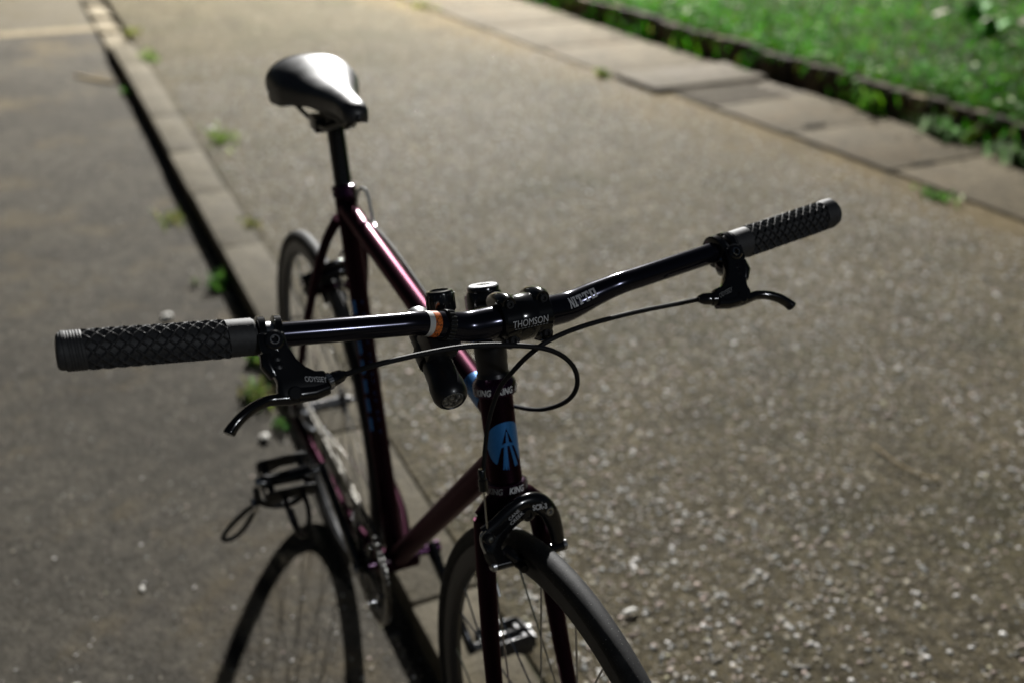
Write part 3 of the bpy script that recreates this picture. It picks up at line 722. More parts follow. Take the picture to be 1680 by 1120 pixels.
N_ = [(0, 0, .21, 1), (.74, 0, .95, 1)]
bmw = slab_word([N_, I_, T_, T_, O_], 1, 1)
# diagonal of the N
tot = .80 + .12 + .5 + .12 + .8 + .12 + .8 + .12 + .7
q = [(.2101, 1), (.2101, .64), (.7399, 0), (.7399, .36)]
bmw.faces.new([bmw.verts.new((a, b, 0)) for a, b in q])
fit_bm(bmw, .0100, .0360, 6)
put_bm(bmw, lambda x, y: on_bar(.0668 + x, .40 + y / .0138, .0005), 'lettering', M['print'], hb)
for nm, u0, u1 in (('silver_stripe', -.1040, -.0985), ('orange_stripe', -.0984, -.0915)):
    mb = MB(); uu = np.linspace(u0, u1, 4); mb.tube([bar_c(u) for u in uu], [bar_r(u) + .00025 for u in uu], 36, caps=False)
    part(mb, nm, 'silver' if 'sil' in nm else 'orange', hb, xf=S)

# grips: diamond lattice standing out of the rubber
def grip(sgn):
    g = empty('grip', bike)
    u_in, u_out = .2590, .4145; L = u_out - u_in; NU, NT = 300, 168
    uu = np.linspace(0, L, NU); th = np.linspace(0, 2 * PI, NT, endpoint=False)
    Ug, Tg = np.meshgrid(uu, th, indexing='ij')
    nd = 9; pv = .0108
    a = (Ug - .024) / pv; b = Tg * nd / (2 * PI)
    p_, q_ = (a + b) % 1, (a - b) % 1
    e = np.minimum(np.minimum(p_, 1 - p_), np.minimum(q_, 1 - q_))
    rid = 1 - np.clip((e - .060) / .075, 0, 1)                      # 1 on ridges
    zone = (Ug > .040) & (Ug < .090) & (np.cos(Tg - 3.3) > -.1)      # palm side: small round pits
    aa = (Ug - .024) / .0098; row = np.floor(Tg * 13 / (2 * PI)); bb = Tg * 13 / (2 * PI)
    fx = (aa + .5 * (row % 2)) % 1 - .5; fy = bb % 1 - .5
    d = np.sqrt(fx ** 2 + fy ** 2); rid2 = np.clip((d - .26) / .08, 0, 1)
    r = np.where(zone, .0152 + .0019 * rid2, .0145 + .0029 * rid)
    inner = Ug < .024; outer = Ug > L - .018
    r = np.where(inner, .0166 + .00012 * (np.sin(Ug * 5200) * np.sin(Tg * 66)), r); r = np.where(outer, .0172, r)
    r = np.where(Ug > L - .002, .0160, r); r = np.where(Ug < .0015, .0156, r)
    # narrow relief rings on the outer collar
    r = np.where(outer & (Ug < L - .004) & (np.abs(((Ug * 420) % 1) - .5) > .38), .0167, r)
    C = np.array([list(bar_c(sgn * (u_in + x))) for x in uu])
    nn, hh = np.array(list(n_)), np.array(list(h_))
    P = C[:, None, :] + r[..., None] * (np.cos(Tg)[..., None] * nn + np.sin(Tg)[..., None] * hh)
    Rm = np.array(SM); P = P @ Rm[:3, :3].T + Rm[:3, 3]
    i, j = np.meshgrid(np.arange(NU - 1), np.arange(NT), indexing='ij'); j2 = (j + 1) % NT
    F = np.stack([i * NT + j, i * NT + j2, (i + 1) * NT + j2, (i + 1) * NT + j], -1).reshape(-1, 4)
    if sgn < 0: F = F[:, ::-1]
    o = bulk('rubber_sleeve', P.reshape(-1, 3), F, None, M['rubber']); o.data.set_sharp_from_angle(angle=rad(50)); o.parent = g
    ax = (bar_c(sgn * .4145) - bar_c(sgn * .39)).normalized()
    part(MB().lathe(bar_c(sgn * .4143), ax, [(-.004, .0155), (0, .0158), (.0022, .0150), (.0036, .0128), (.0042, .006), (.0042, 0)], 32, caps=False), 'end_plug', 'rubber', g, xf=S)
grip(-1); grip(1)

# brake levers
def lever(sgn):
    lv = empty('brake_lever', bike)
    tip, t0 = bar_c(sgn * .414), bar_c(sgn * .2475)
    ax = (tip - bar_c(sgn * .25)).normalized()
    C0 = bar_c(sgn * .2475)
    def P(u, n, h): return C0 + ax * (u) + n_ * n + h_ * h
    pd = V((0, .345, -.939)); pw = V((0, .939, .345))             # post direction and plate normal in (u,n,h)
    def Q(u, t, w=0.): return P(u, .0172 + pd.y * t + pw.y * w, -.002 + pd.z * t + pw.z * w)
    for uc in (.0068, -.0075):
        cr = part(MB().lathe(P(uc - .0036, 0, 0), ax, [(0, .0160), (.0010, .0178), (.0066, .0178), (.0076, .0160)], 36), 'clamp_ring', 'gloss', lv, xf=S)
    part(MB().lathe(P(-.006, 0, 0), ax, [(0, .0124), (.012, .0124)], 28), 'clamp_shim', 'alu', lv, xf=S)
    part(MB().box(P(0, .0125, -.0005), ax * .0032, (n_ * .9 + h_ * .3).normalized() * .0022, (h_ * .9 - n_ * .3).normalized() * .0028), 'clamp_nut', 'steel', lv, bevel=.0006, xf=S)
    part(MB().box(P(-.0003, -.0152, .006), ax * .010, h_ * .004, n_ * .0016), 'clamp_hinge', 'gloss', lv, bevel=.001, xf=S)
    out = [(.0128, -.006), (.0138, .008), (.0088, .026), (.0055, .038), (.0080, .046), (.0045, .0535), (-.012, .0525), (-.020, .0505), (-.036, .0490), (-.037, .0310), (-.028, .0305), (-.021, .0260), (-.0145, .0185), (-.0105, .0080), (-.0098, -.006)]
    part(MB().tube([P(0, .000, -.0140), P(0, .008, -.0175), Q(-.0005, .018, -.004), Q(-.0005, .030, -.001)], [.0085, .0118, .0105, .0070], 18, flat=(ax, 1.1)), 'clamp_body', 'gloss', lv, xf=S)
    part(MB().tube([Q(.0085, .012, .001), Q(.0095, .022, .001), Q(.0060, .032, .001)], [.0060, .0072, .0050], 14), 'perch_boss', 'gloss', lv, xf=S)
    perch = part(MB().plate([Q(u, t) for u, t in out], n_ * pw.y + h_ * pw.z, .0125), 'perch', 'gloss', lv, bevel=.0032, xf=S, segs=3)
    part(MB().tube([Q(-.010, .0495, .001), Q(-.024, .0490, .001), Q(-.0365, .0455, .0004)], [.0075, .0070, .0066], 18), 'cable_barrel', 'gloss', lv, xf=S)
    nn = n_ * pw.y + h_ * pw.z
    part(MB().lathe(Q(.0005, .001, .0050), nn, [(0, .0086), (.0030, .0086), (.0044, .0070), (.0044, .0030), (.0015, .0028), (.0015, 0)], 24, caps=False), 'clamp_bolt', 'gloss', lv, xf=S)
    part(MB().ring(Q(.0005, .001, .0093), nn, [(0, .0030), (.0006, .0033), (.0006, .0040), (0, .0044)], 20), 'bolt_face', 'steel', lv, xf=S)
    for t in (.0165, .0235):
        part(MB().lathe(Q(.0015, t, .0058), nn, [(0, .0038), (.0012, .0034), (.0015, 0)], 14, caps=False), 'set_screw', 'gloss', lv, xf=S)
    part(MB().lathe(Q(-.0065, .049, .0), nn, [(-.0085, .0052), (-.0075, .0062), (.0075, .0062), (.0085, .0052)], 20), 'pivot_bolt', 'gloss', lv, xf=S)
    bl = smooth_path([(-.020, .0330, -.0500), (-.008, .0345, -.0515), (.006, .0350, -.0510), (.0175, .0362, -.0512), (.030, .0405, -.0545), (.042, .0445, -.0610), (.0505, .0468, -.0680), (.0555, .0486, -.0735)], 6)
    m_ = len(bl); rs = [float(np.interp(i / m_, [0, .25, .5, .8, .96, 1], [.0062, .0066, .0058, .0056, .0060, .0045])) for i in range(m_)]
    part(MB().tube([P(*q) for q in bl], rs, 18, flat=(n_ * .5 - h_ * .85, .80)), 'lever_blade', 'gloss', lv, xf=S)
    d = (Q(-.0510, .0365, -.003) - Q(-.036, .0415, 0)).normalized(); o = Q(-.0360, .0412, .0005)
    kn = MB()
    kn.lathe(o, d, [(0, .0066), (.0006, .0074), (.0046, .0074), (.0052, .0066)], 40)
    part(kn, 'barrel_adjuster', 'alu' if sgn < 0 else 'gloss', lv, xf=S)
    for k in range(20):
        a = 2 * PI * k / 20; e1 = d.cross(h_).normalized(); e2 = d.cross(e1)
        if sgn < 0: part(MB().box(o + d * .0026 + (e1 * math.cos(a) + e2 * math.sin(a)) * .0074, d * .0020, (e1 * math.cos(a) + e2 * math.sin(a)) * .0004, (e2 * math.cos(a) - e1 * math.sin(a)) * .0005), 'knurl', 'steel', lv, smooth=0, xf=S)
    part(MB().lathe(o + d * .0055, d, [(0, .0062), (.003, .0066), (.010, .0058), (.013, .0042), (.0145, .0036)], 24), 'cable_boot', 'gloss', lv, xf=S)
    put_bm(text_bm('ODYSSEY', .0048, .0185, .0, .0), lambda x, y: S(Q((x + .030 * 1) * 1 if False else sgn * x - .0265, .0385 - y - .12 * (sgn * x) * sgn * sgn, .0072)), 'lettering', M['print'] if sgn < 0 else M['faint'], lv)
    return o + d * .018
eR = lever(-1); eL = lever(1)

# brake cables
cabA = [S(eR)] + [V(q) for q in [(.9015, -.1493, .9125), (.8967, -.0832, .9098), (.9024, -.0366, .9054), (.9090, .0049, .8953), (.9048, .0329, .8713), (.8963, .0449, .8416), (.8763, .0449, .8116), (.839, .0363, .7827), (.796, .028, .764), (.765, .026, .7560), (.70, .020, .766), (.56, .0165, .790), (.42, .0165, .808), (.318, .0165, .812)]]
rc = part(MB().tube(smooth_path(cabA, 8), .0025, 10), 'rear_brake_cable', 'cable', bike)
lp = [(.322, .0165, .812), (.305, .0195, .826), (.290, .0205, .846), (.276, .0185, .853), (.262, .013, .842), (.235, .013, .79), (.19, .010, .735), (.160, .006, .702)]
part(MB().tube(smooth_path(lp, 8), .0026, 10), 'cable_loop', 'silver', bike)
part(MB().lathe((.333, .0165, .8105), V((-1, .0, .18)), [(0, .0042), (.012, .0042), (.014, .003)], 14), 'cable_stop', 'steel', bike)
cabB = [S(eL)] + [V(q) for q in [(.8516, .1865, .8836), (.8593, .1288, .888), (.875, .0627, .8934), (.8903, .0176, .8949), (.8916, -.0057, .8845), (.8798, -.0193, .8613), (.8661, -.0274, .8353), (.8540, -.0330, .7923), (.8525, -.0372, .7477), (.8525, -.0380, .7262)]]
fc = part(MB().tube(smooth_path(cabB, 8), .0025, 10), 'front_brake_cable', 'cable', bike)

# front light hung under the bar
tl = empty('front_light', bike)
t0, t1 = V((.7800, -.0830, .8940)), V((.8890, -.0850, .8490)); td = (t1 - t0).normalized(); LT = (t1 - t0).length
ty = y_; tz = td.cross(ty); tz = tz if tz.z > 0 else -tz
part(MB().lathe(t0, td, [(.018, .0125), (.020, .0148), (.040, .0150), (.042, .0150), (.072, .0150), (.074, .0154), (LT - .028, .0156), (LT - .020, .0172), (LT - .008, .0172), (LT - .0025, .0150), (LT, .0125), (LT - .002, .0112)], 40, caps=False), 'torch_body', 'satin', tl)
part(MB().lathe(t0, td, [(.000, .0), (.0006, .0080), (.003, .0115), (.008, .0138), (.020, .0146), (.0205, .0138)], 32, caps=False), 'tail_cap', 'alu', tl)
kb = V((.8205, -.0685, .9080))
part(MB().lathe(kb, h_, [(-.006, .0100), (.0, .0125), (.003, .0138), (.020, .0138), (.0225, .0128), (.0230, .0095), (.0215, .0085), (.0215, 0)], 32, caps=False), 'mount_screw', 'gloss', tl)
for k in range(16):
    a = 2 * PI * k / 16; e1 = n_ * math.cos(a) + y_ * math.sin(a); e2 = y_ * math.cos(a) - n_ * math.sin(a)
    part(MB().box(kb + h_ * .0115 + e1 * .0138, h_ * .0085, e1 * .0008, e2 * .0014), 'screw_rib', 'gloss', tl, bevel=.0004)
part(MB().lathe(t0 + td * (LT - .0022), td, [(-.012, .0036), (-.010, .0075), (-.004, .0102), (0, .0112)], 32, caps=False), 'reflector', 'reflector', tl)
part(MB().lathe(t0 + td * (LT - .0013), td, [(0, .0113), (.0006, .0108), (.0014, .0)], 32, caps=False), 'lens', 'glass', tl)
part(MB().lathe(t0 + td * (LT - .0045), td, [(0, .0108), (.0005, .0)], 32, caps=False), 'optic_base', 'rim', tl)
part(MB().ring(t0 + td * (LT - .0020), td, [(-.001, .0098), (.0008, .0100), (.0008, .0112), (-.001, .0112)], 36), 'lens_ring', 'reflector', tl)
for k in range(9):
    a = 2 * PI * k / 8; rr_ = 0 if k == 8 else .0072
    part(MB().lathe(t0 + td * (LT - .0042) + (ty * math.cos(a) + tz * math.sin(a)) * rr_, td, [(0, .0028), (.0010, .0026), (.0019, .0017), (.0022, 0)], 12, caps=False), 'optic_dome', 'reflector', tl)
bc = S(bar_c(-.0800))
tcn = t0 + td * ((bc - t0).dot(td))
up = (bc - tcn).normalized()
part(MB().box(tcn + up * .0200, td * .016, y_ * .0155, up * .010), 'light_mount', 'plastic', tl, bevel=.002)
part(MB().ring(tcn + td * 0, td, [(-.009, .0156), (.009, .0156), (.009, .0174), (-.009, .0174)], 36), 'torch_clamp', 'plastic', tl)
st = MB(); axb = S(bar_c(-.072)) - S(bar_c(-.088)); axb.normalize()
prof = [(-.0036, .0130), (.0036, .0130), (.0036, .0150), (-.0036, .0150)]
part(st.ring(bc, axb, prof, 40), 'mount_strap', 'plastic', tl)
fx = (V((.9, 0, .43)) - axb * V((.9, 0, .43)).dot(axb)).normalized(); fy = axb.cross(fx)
for k in range(9):
    a = -1.0 + k * .25; dd = fx * math.cos(a) + fy * math.sin(a)
    part(MB().tube([bc + dd * .0152 - axb * .0032, bc + dd * .0156, bc + dd * .0152 + axb * .0032], .0015, 8), 'strap_rib', 'plastic', tl)

# fork
fork = empty('fork', bike)
part(MB().tube([H(-.034, .004, .352), H(-.020, .006, .364), H(0, .006, .367), H(.020, .006, .364), H(.034, .004, .352)], [.0125, .015, .0165, .015, .0125], 20), 'fork_crown', 'paint', fork, xf=S)
part(MB().lathe(H(0, 0, .355), h_, [(0, .016), (.012, .0195), (.017, .0200), (.0185, .0185)], 32), 'crown_race', 'satin', fork, xf=S)
for s in (-1, 1):
    pth = smooth_path([(s * .0325, .004, .352), (s * .037, .003, .30), (s * .044, .003, .18), (s * .048, .012, .09), (s * .049, .030, .03), (s * .050, .043, .003)], 7)
    part(MB().tube([H(*q) for q in pth], [.0138 - .0072 * i / len(pth) for i in range(len(pth))], 20, flat=(y_, .88)), 'fork_blade', 'paint', fork, xf=S)
    part(MB().plate([H(s * .050, a, b) for a, b in ((.030, .012), (.05, .014), (.058, 0), (.05, -.014), (.036, -.008))], y_, .006), 'fork_end', 'satin', fork, bevel=.001, xf=S)

# wheels
def spoke_mesh():
    s = MB(); s.tube([(0, 0, 0), (0, 0, .5), (0, 0, 1)], 1, 6); o = s.build('spoke', M['steel'], None); me = o.data; bpy.data.objects.remove(o); return me
SPM = spoke_mesh()
def align(p, q, r):
    d = q - p; rot = V((0, 0, 1)).rotation_difference(d.normalized()).to_matrix().to_4x4()
    return Matrix.Translation(p) @ rot @ Matrix.Diagonal((r, r, d.length, 1))
def wheel(name, c, xf, mtx, ns, fl, wl, wr):
    w = empty(name, bike)
    mn = .0127
    tp = [(mn * math.sin(a), R - mn + mn * math.cos(a)) for a in np.linspace(0, 2 * PI, 20, endpoint=False)]
    part(MB().ring(c, y_, tp, 128), 'tyre', 'tyre', w, xf=xf, smooth=60)
    rp = [(-.0088, R - .0225), (-.0092, R - .0215), (-.0094, R - .038), (-.0080, R - .0425), (0, R - .0465), (.0080, R - .0425), (.0094, R - .038), (.0092, R - .0215), (.0088, R - .0225), (.007, R - .027), (-.007, R - .027)]
    rp[0] = (-.0082, R - .0195); rp[8] = (.0082, R - .0195)
    part(MB().ring(c, y_, rp, 128), 'rim', 'rim', w, xf=xf)
    part(MB().lathe(c - y_ * .05, y_, [(0, .006), (.004, .0085), (.012, .0085), (.014, fl + .003), (.018, fl + .003), (.020, .012), (.05, .0105), (.080, .012), (.082, fl + .003), (.086, fl + .003), (.088, .0085), (.096, .0085), (.10, .006)], 32), 'hub', 'rim', w, xf=xf)
    part(MB().lathe(c - y_ * .07, y_, [(0, .004), (.004, .009), (.012, .009), (.016, .0035), (.124, .0035), (.128, .009), (.136, .009), (.14, .004)], 20), 'quick_release', 'alu', w, xf=xf)
    for k in range(ns):
        a = 2 * PI * k / ns; sd_ = 1 if k % 2 else -1; lead = 1 if (k // 2) % 2 else -1
        pr = c + V((math.cos(a) * (R - .044), sd_ * .002, math.sin(a) * (R - .044)))
        b = a + lead * rad(62); ph = c + V((math.cos(b) * fl, sd_ * (wl if sd_ > 0 else wr), math.sin(b) * fl))
        instance(SPM, 'spoke', w, mtx @ align(ph, pr, .00115))
    va = 2.3 if name == 'front_wheel' else 1.1
    part(MB().tube([c + V((math.cos(va) * q, 0, math.sin(va) * q)) for q in (R - .046, R - .075, R - .088)], [.003, .003, .0022], 10), 'valve', 'steel', w, xf=xf)
    return w
fw = wheel('front_wheel', FA, S, SM, 28, .019, .034, .034)
rw = wheel('rear_wheel', RA, None, Matrix.Identity(4), 32, .021, .034, .024)
# sprockets
def gear(c, r, teeth, th, bolt=None, hole=None, seg=None):
    pts = []
    for k in range(teeth):
        for f, rr in ((0, r - .0032), (.28, r - .0026), (.42, r + .0022), (.58, r + .0022), (.72, r - .0026)):
            a = 2 * PI * (k + f) / teeth; pts.append((rr * math.cos(a), rr * math.sin(a)))
    n = len(pts); hole = hole or r * .3; s = MB(); vs = []
    for yy in (-th / 2, th / 2):
        vs += [c + V((x, yy, z)) for x, z in pts]; vs += [c + V((x * hole / math.hypot(x, z), yy, z * hole / math.hypot(x, z))) for x, z in pts]
    fs = []
    for i in range(n):
        j = (i + 1) % n
        fs += [[i, j, n + j, n + i], [2 * n + i, 3 * n + i, 3 * n + j, 2 * n + j], [i, 2 * n + i, 2 * n + j, j], [n + i, n + j, 3 * n + j, 3 * n + i]]
    return s.add(vs, fs)
CY = -.045
for k, (tn, yy) in enumerate(((17, CY), (15, CY - .005), (19, CY + .005), (21, CY + .010))):
    part(gear(RA + V((0, yy, 0)), tn * .0127 / (2 * PI), tn, .002, hole=.016), 'sprocket', 'alu', rw, smooth=0)

# cranks, chainring, pedals
crk = empty('crankset', bike)
CR = 46 * .0127 / (2 * PI)
part(gear(BBp + V((0, CY, 0)), CR, 46, .0028, hole=.072), 'chainring', 'rim', crk, smooth=0)
CA = rad(-45)
for s in (-1, 1):
    ca = CA if s > 0 else CA + PI; d = V((math.cos(ca), 0, math.sin(ca)))
    a = BBp + y_ * s * .062; b = BBp + d * .172 + y_ * s * .080
    part(MB().tube([a - d * .010, a, a.lerp(b, .3), a.lerp(b, .7), b, b + d * .009], [.010, .0165, .0125, .0105, .0125, .008], 20, flat=(y_, .62)), 'crank_arm', 'gloss', crk)
    part(MB().lathe(a + y_ * s * .004, y_ * s, [(0, .012), (.008, .012), (.010, .009), (.010, .005), (.006, .004), (.006, 0)], 20, caps=False), 'crank_bolt', 'purple' if s > 0 else 'steel', crk)
    if s < 0:
        for k in range(5):
            q = ca + 2 * PI * k / 5; e = V((math.cos(q), 0, math.sin(q)))
            part(MB().tube([BBp + y_ * -.052 + e * .012, BBp + y_ * -.050 + e * .070], [.009, .0065], 12, flat=(y_, .5)), 'spider_arm', 'gloss', crk)
            part(MB().lathe(BBp + y_ * -.043 + e * .068, -y_, [(0, .005), (.011, .005), (.012, .0035)], 12), 'chainring_bolt', 'steel', crk)
part(MB().lathe(BBp - y_ * .058, y_, [(0, .0085), (.024, .0085), (.0245, .019), (.0335, .019)], 24), 'bottom_bracket_cup', 'purple', crk)
part(MB().lathe(BBp + y_ * .058, -y_, [(0, .0085), (.024, .0085), (.0245, .019), (.0335, .019)], 24), 'bottom_bracket_cup', 'purple', crk)
def pedal(s):
    ca = CA if s > 0 else CA + PI
    p = empty('pedal', bike); o = BBp + V((math.cos(ca), 0, math.sin(ca))) * .172 + y_ * s * .085
    tl_ = rad(-20 if s < 0 else 14); fx = V((math.cos(tl_), 0, math.sin(tl_))); fz = V((-math.sin(tl_), 0, math.cos(tl_)))
    part(MB().lathe(o, y_ * s, [(0, .0075), (.012, .0075), (.016, .013), (.045, .0115), (.082, .010), (.088, .012), (.096, .012), (.098, .008)], 24), 'pedal_body', 'gloss', p)
    for q in (-1, 1):
        e = o + fx * q * .032
        part(MB().plate([e + y_ * s * a + fz * b for a, b in ((.014, -.012), (.022, -.020), (.032, -.013), (.06, -.013), (.072, -.020), (.088, -.020), (.094, -.010), (.094, .010), (.088, .013), (.03, .013), (.014, .009))], fx, .0026), 'cage_plate', 'satin', p, bevel=.0005)
        part(MB().tube([o + fx * q * .008 + y_ * s * .026, e + y_ * s * .026], .0055, 10), 'cage_arm', 'satin', p)
        part(MB().tube([o + fx * q * .008 + y_ * s * .084, e + y_ * s * .084], .0055, 10), 'cage_arm', 'satin', p)
    part(MB().plate([o + y_ * s * .0955 + fx * a + fz * b for a, b in ((-.034, -.012), (.034, -.012), (.034, .008), (-.034, .008))], y_, .0026), 'cage_end', 'satin', p, bevel=.0005)
    part(MB().lathe(o + y_ * s * .096, y_ * s, [(0, .010), (.006, .0095), (.010, .006), (.0105, 0)], 20), 'dust_cap', 'steel', p)
    # toe clip and strap hang under the pedal
    if s < 0:
        def T(a, b, c): return o + fx * a + y_ * s * b + fz * c
        for b in (.036, .066):
            part(MB().tube(smooth_path([T(.033, b, -.006), T(.066, b, -.014), T(.086, b - (b - .05) * .5, -.036), T(.078, .051, -.060), T(.040, .051, -.072), T(.016, .051, -.070)], 7), .0042, 10, flat=(fz, .55)), 'toe_clip', 'satin', p)
        sp = smooth_path([T(0, .018, -.014), T(0, .020, -.045), T(0, .042, -.074), T(0, .074, -.072), T(0, .100, -.048), T(0, .104, -.014)], 7)
        part(MB().tube(sp, .0060, 8, flat=(fx, 1.0)), 'toe_strap', 'nylon', p)
        sp = smooth_path([T(0, .098, -.055), T(.004, .118, -.058), T(.010, .150, -.085), T(.012, .164, -.112), T(.010, .150, -.124), T(.006, .128, -.108), T(.002, .108, -.070)], 8)
        part(MB().tube(sp, .0042, 8), 'strap_end', 'nylon', p)
        part(MB().box(T(.002, .108, -.056), fx * .008, y_ * .006, fz * .010), 'strap_buckle', 'steel', p, bevel=.001)
pedal(-1); pedal(1)

# chain: one link mesh copied along the loop
def link_mesh():
    s = MB()
    for yy in (-.0032, .0032):
        pts = [(.0045 * math.cos(a) + (.00635 if abs(a) <= PI / 2 else -.00635), .0045 * math.sin(a)) for a in np.linspace(-PI * .98, PI, 12, endpoint=False)]
        pts = []
        for sx in (1, -1):
            for a in np.linspace(-PI / 2, PI / 2, 5): pts.append((sx * (.00635 + .0042 * math.cos(a)), sx * .0042 * math.sin(a)))
        s.plate([(x, yy, z) for x, z in pts], (0, 1, 0), .0012)
    s.lathe((.00635, -.004, 0), (0, 1, 0), [(0, .0022), (.008, .0022)], 8); o = s.build('chain_link', M['chain'], None, smooth=30); me = o.data; bpy.data.objects.remove(o); return me
LM = link_mesh(); chain = empty('chain', bike)
rr = 17 * .0127 / (2 * PI)
def tangent_loop():
    p = [];  c0, c1 = V((RA.x, 0, RA.z)), V((BBp.x, 0, BBp.z)); dv = c1 - c0; D = dv.length; base = math.atan2(dv.z, dv.x); off = math.acos((rr - CR) / D)
    for a in np.linspace(base + off, base + 2 * PI - off, 24): p.append(c0 + V((math.cos(a), 0, math.sin(a))) * rr)
    for a in np.linspace(base - off, base + off, 60): p.append(c1 + V((math.cos(a), 0, math.sin(a))) * CR)
    p.append(p[0]); return p
lpz = tangent_loop(); cum = np.concatenate([[0], np.cumsum([(lpz[i + 1] - lpz[i]).length for i in range(len(lpz) - 1)])])
Ltot = cum[-1]; nl = int(round(Ltot / .0127)); px = [q.x for q in lpz]; pz = [q.z for q in lpz]
for k in range(nl):
    t = (k + .5) * Ltot / nl; e = .004
    g = lambda t: V((float(np.interp(t % Ltot, cum, px)), CY, float(np.interp(t % Ltot, cum, pz))))
    dd = g(t + e) - g(t - e); ang = math.atan2(dd.z, dd.x)
    instance(LM, 'chain_link', chain, Matrix.Translation(g(t)) @ Matrix.Rotation(-ang, 4, 'Y') @ Matrix.Diagonal((1, 1 if k % 2 else .75, 1, 1)))
# front derailleur cage that hides the end of the upper chain run
part(MB().plate([BBp + V((x, CY - .010, z)) for x, z in ((-.075, .070), (-.085, .090), (-.05, .112), (.02, .118), (.03, .106), (-.04, .092))], y_, .003), 'chain_guide', 'gloss', bike, bevel=.0008)

# brakes
def caliper(name, F, xf, cable):
    """F(u, n, h): local frame; tyre top near h = .336"""
    b = empty(name, bike)
    n0 = .040
    A = smooth_path([(-.049, n0, .350), (-.036, n0 + .001, .3565), (-.020, n0 + .002, .3665), (-.003, n0 + .003, .3735), (.013, n0 + .003, .3715), (.026, n0 + .002, .3590), (.0335, n0, .340), (.0375, n0 - .002, .316)], 6)
    ra = [float(np.interp(i / len(A), [0, .2, .45, .6, .8, 1], [.0098, .0092, .0096, .0112, .0098, .0072])) for i in range(len(A))]
    arm = part(MB().tube([F(*q) for q in A], ra, 18, flat=(F(0, 1, 0) - F(0, 0, 0), .62)), 'caliper_arm', 'gloss', b, xf=xf)
    B = smooth_path([(.022, n0 - .007, .362), (.004, n0 - .007, .3625), (-.016, n0 - .006, .3560), (-.034, n0 - .005, .3430), (-.0415, n0 - .003, .330), (-.0360, n0 - .002, .313)], 6)
    part(MB().tube([F(*q) for q in B], .0105, 16, flat=(F(0, 1, 0) - F(0, 0, 0), .62)), 'caliper_arm', 'gloss', b, xf=xf)
    nn = F(0, 1, 0) - F(0, 0, 0)
    for (u, h, r, m) in ((.0255, .3590, .0052, 'steel'), (-.0470, .3475, .0062, 'satin'), (0, .362, .0075, 'gloss')):
        part(MB().lathe(F(u, n0 - .006, h), nn, [(0, r), (.0150, r), (.0165, r * .8), (.0165, r * .5), (.0145, r * .45), (.0145, 0)], 18, caps=False), 'caliper_bolt', m, b, xf=xf)
    part(MB().lathe(F(-.0470, n0 + .0085, .3475), nn, [(0, .0034), (.0025, .0030), (.0028, 0)], 12, caps=False), 'anchor_screw', 'steel', b, xf=xf)
    for s in (-1, 1):
        part(MB().tube([F(s * .0165, n0 + .020, .3085), F(s * .0165, n0, .3125), F(s * .0165, n0 - .024, .3105)], [.0048, .0058, .0048], 12), 'brake_pad', 'plastic', b, xf=xf)
        part(MB().tube([F(s * .020, n0, .312), F(s * .041, n0 - .001, .3125)], .0058, 14), 'pad_holder', 'gloss', b, xf=xf)
        part(MB().lathe(F(s * .041, n0 - .001, .3125), (F(s, 0, 0) - F(0, 0, 0)), [(0, .0062), (.004, .0058), (.0055, .004), (.0055, 0)], 16, caps=False), 'pad_bolt', 'alu', b, xf=xf)
    part(MB().tube([F(-.026, n0 - .006, .325), F(-.020, n0 + .004, .318), F(-.014, n0 + .006, .312)], .0065, 10), 'caliper_lug', 'gloss', b, xf=xf)
    part(MB().tube(smooth_path([(F(-.049, n0 + .004, .3565)), F(-.054, n0 + .003, .352), F(-.055, n0 + .003, .343), F(-.052, n0 + .003, .332)], 5), .0018, 8), 'release_wire', 'steel', b, xf=xf)
    if cable:
        part(MB().lathe(F(-.0455, n0 + .004, .400), F(0, 0, 1) - F(0, 0, 0), [(0, .0050), (.012, .0050), (.013, .0040), (.022, .0040), (.024, .003)], 16), 'barrel_adjuster', 'gloss', b, xf=xf)
        part(MB().tube([F(-.0455, n0 + .004, .402), F(-.0472, n0 + .004, .356)], .0010, 8), 'cable_wire', 'steel', b, xf=xf)
    part(MB().tube([F(0, n0 + .004, .362), F(0, .004, .362)], .0042, 10), 'mount_bolt', 'satin', b, xf=xf)
    return b, arm, n0
fb, farm, n0 = caliper('front_brake', H, S, True)
put_bm(text_bm('SCR-3', .0062, .0170, .03), lambda x, y: S(H(.0125 + x, n0 + .0130, .3690 + y - .12 * x)), 'lettering', M['print'], farm)
for txt, off in (('CANE', .0026), ('CREEK', -.0026)):
    put_bm(text_bm(txt, .0036, .0150 if txt == 'CANE' else .0185, .0), lambda x, y, off=off: S(H(-.0165 + x * .86 - (y + off) * .5, n0 + .0118, .3655 + x * .5 + (y + off) * .86)), 'lettering', M['print'], farm)
# rear brake sits behind the seat stays; frame of its own
ru = (brd - RA).normalized(); rn_ = V((ru.z, 0, -ru.x))
off_ = (brd - RA).length - .362
def RF(u, n, h): return RA + ru * (h + 0.) + y_ * u - rn_ * (n - .008) * 1.0 + ru * 0
rb, _, _ = caliper('rear_brake', RF, None, False)
part(MB().lathe(brd + rn_ * .004, rn_, [(0, .0065), (.006, .0065), (.007, .004)], 14), 'bridge_nut', 'steel', rb)
part(MB().lathe(brd + rn_ * .004 + ru * .016, rn_, [(0, .0045), (.005, .0045), (.006, .003)], 14), 'bridge_ferrule', 'steel', rb)

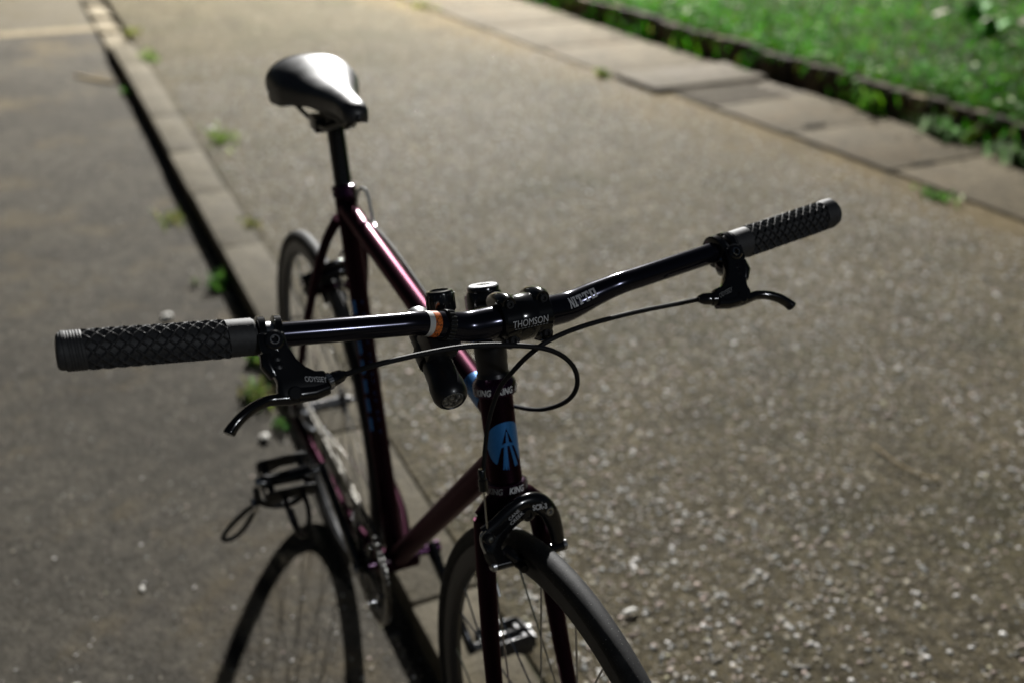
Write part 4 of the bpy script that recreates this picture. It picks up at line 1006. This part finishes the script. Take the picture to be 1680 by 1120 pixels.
# seat post, collar, saddle
SP = BBp + sd * .597
part(MB().lathe(SP - sd * .02, sd, [(0, .0134), (.154, .0134), (.158, .0150), (.166, .0150)], 32), 'seat_post', 'gloss', bike)
col = part(MB().lathe(SP - sd * .010, sd, [(0, .0170), (.0012, .0182), (.012, .0182), (.0135, .0195), (.0165, .0195), (.018, .0165)], 36), 'seat_collar', 'purple', bike)
part(MB().lathe(SP - sd * .002 - sn * .017 - y_ * .012, y_, [(0, .0045), (.006, .0050), (.018, .0050), (.024, .0045)], 14), 'collar_bolt', 'satin', col)
sad = empty('saddle', bike)
ST = BBp + sd * .753
ctl = [(-.140, .056, -.002, .044), (-.134, .067, .009, .056), (-.118, .0730, .017, .066), (-.095, .0735, .018, .066), (-.060, .0680, .014, .059), (-.025, .0540, .007, .044), (.010, .0400, .004, .036), (.050, .0290, .004, .032), (.085, .0230, .004, .028), (.112, .0215, .003, .026), (.126, .0205, .001, .025), (.135, .0180, -.002, .0235), (.1405, .0135, -.006, .020), (.1435, .0080, -.010, .015), (.1445, .0035, -.013, .010)]
prof = smooth_path(ctl, 4); NS = len(prof); K = 24; s = MB(); vs = []
for (x, hw, zt, sk) in prof:
    for k in range(K + 1):
        t = -1 + 2 * k / K; a = t * PI / 2
        yy = hw * math.copysign(abs(math.sin(a)) ** .80, a) * (1 - .10 * max(0, abs(t) - .7) / .3)
        top = math.cos(a); zz = zt - sk * (1 - top ** (.72 if x < .02 else .70))
        vs.append(ST + V((x, yy, zz + .002)))
s.add(vs, [[i * (K + 1) + k, (i + 1) * (K + 1) + k, (i + 1) * (K + 1) + k + 1, i * (K + 1) + k + 1] for i in range(NS - 1) for k in range(K)])
s.add([vs[k] for k in range(K + 1)], [list(range(K + 1))]); s.add(vs[-(K + 1):], [list(range(K + 1))])
o = part(s, 'saddle_cover', 'saddle', sad, smooth=60)
md = o.modifiers.new('thick', 'SOLIDIFY'); md.thickness = .004; md.offset = -1
i0 = next(i for i, q in enumerate(prof) if q[0] > -.127)
part(MB().tube([vs[i0 * (K + 1) + k] + V((0, 0, .0006)) for k in range(1, K)], .0014, 8), 'seam', 'saddle', sad)
part(MB().plate([ST + V((x, yy, -.030)) for x, yy in ((-.12, -.055), (-.06, -.05), (.0, -.03), (.10, -.014), (.10, .014), (0, .03), (-.06, .05), (-.12, .055))], (0, 0, 1), .008), 'saddle_shell', 'plastic', sad, bevel=.002)
for q in (-1, 1):
    part(MB().tube(smooth_path([ST + V((-.122, q * .045, -.026)), ST + V((-.095, q * .036, -.042)), ST + V((-.06, q * .024, -.058)), ST + V((-.01, q * .0205, -.060)), ST + V((.04, q * .0205, -.055)), ST + V((.09, q * .010, -.036)), ST + V((.122, q * .005, -.022))], 7), .0036, 10), 'saddle_rail', 'satin', sad)
part(MB().box(ST + V((-.012, 0, -.060)), (.020, 0, 0), (0, .027, 0), (0, 0, .011)), 'rail_clamp', 'satin', sad, bevel=.004)
part(MB().lathe(ST + V((.016, .0, -.066)), (.2, 0, -1), [(0, .0042), (.022, .0042)], 12), 'rail_clamp_bolt', 'steel', sad)
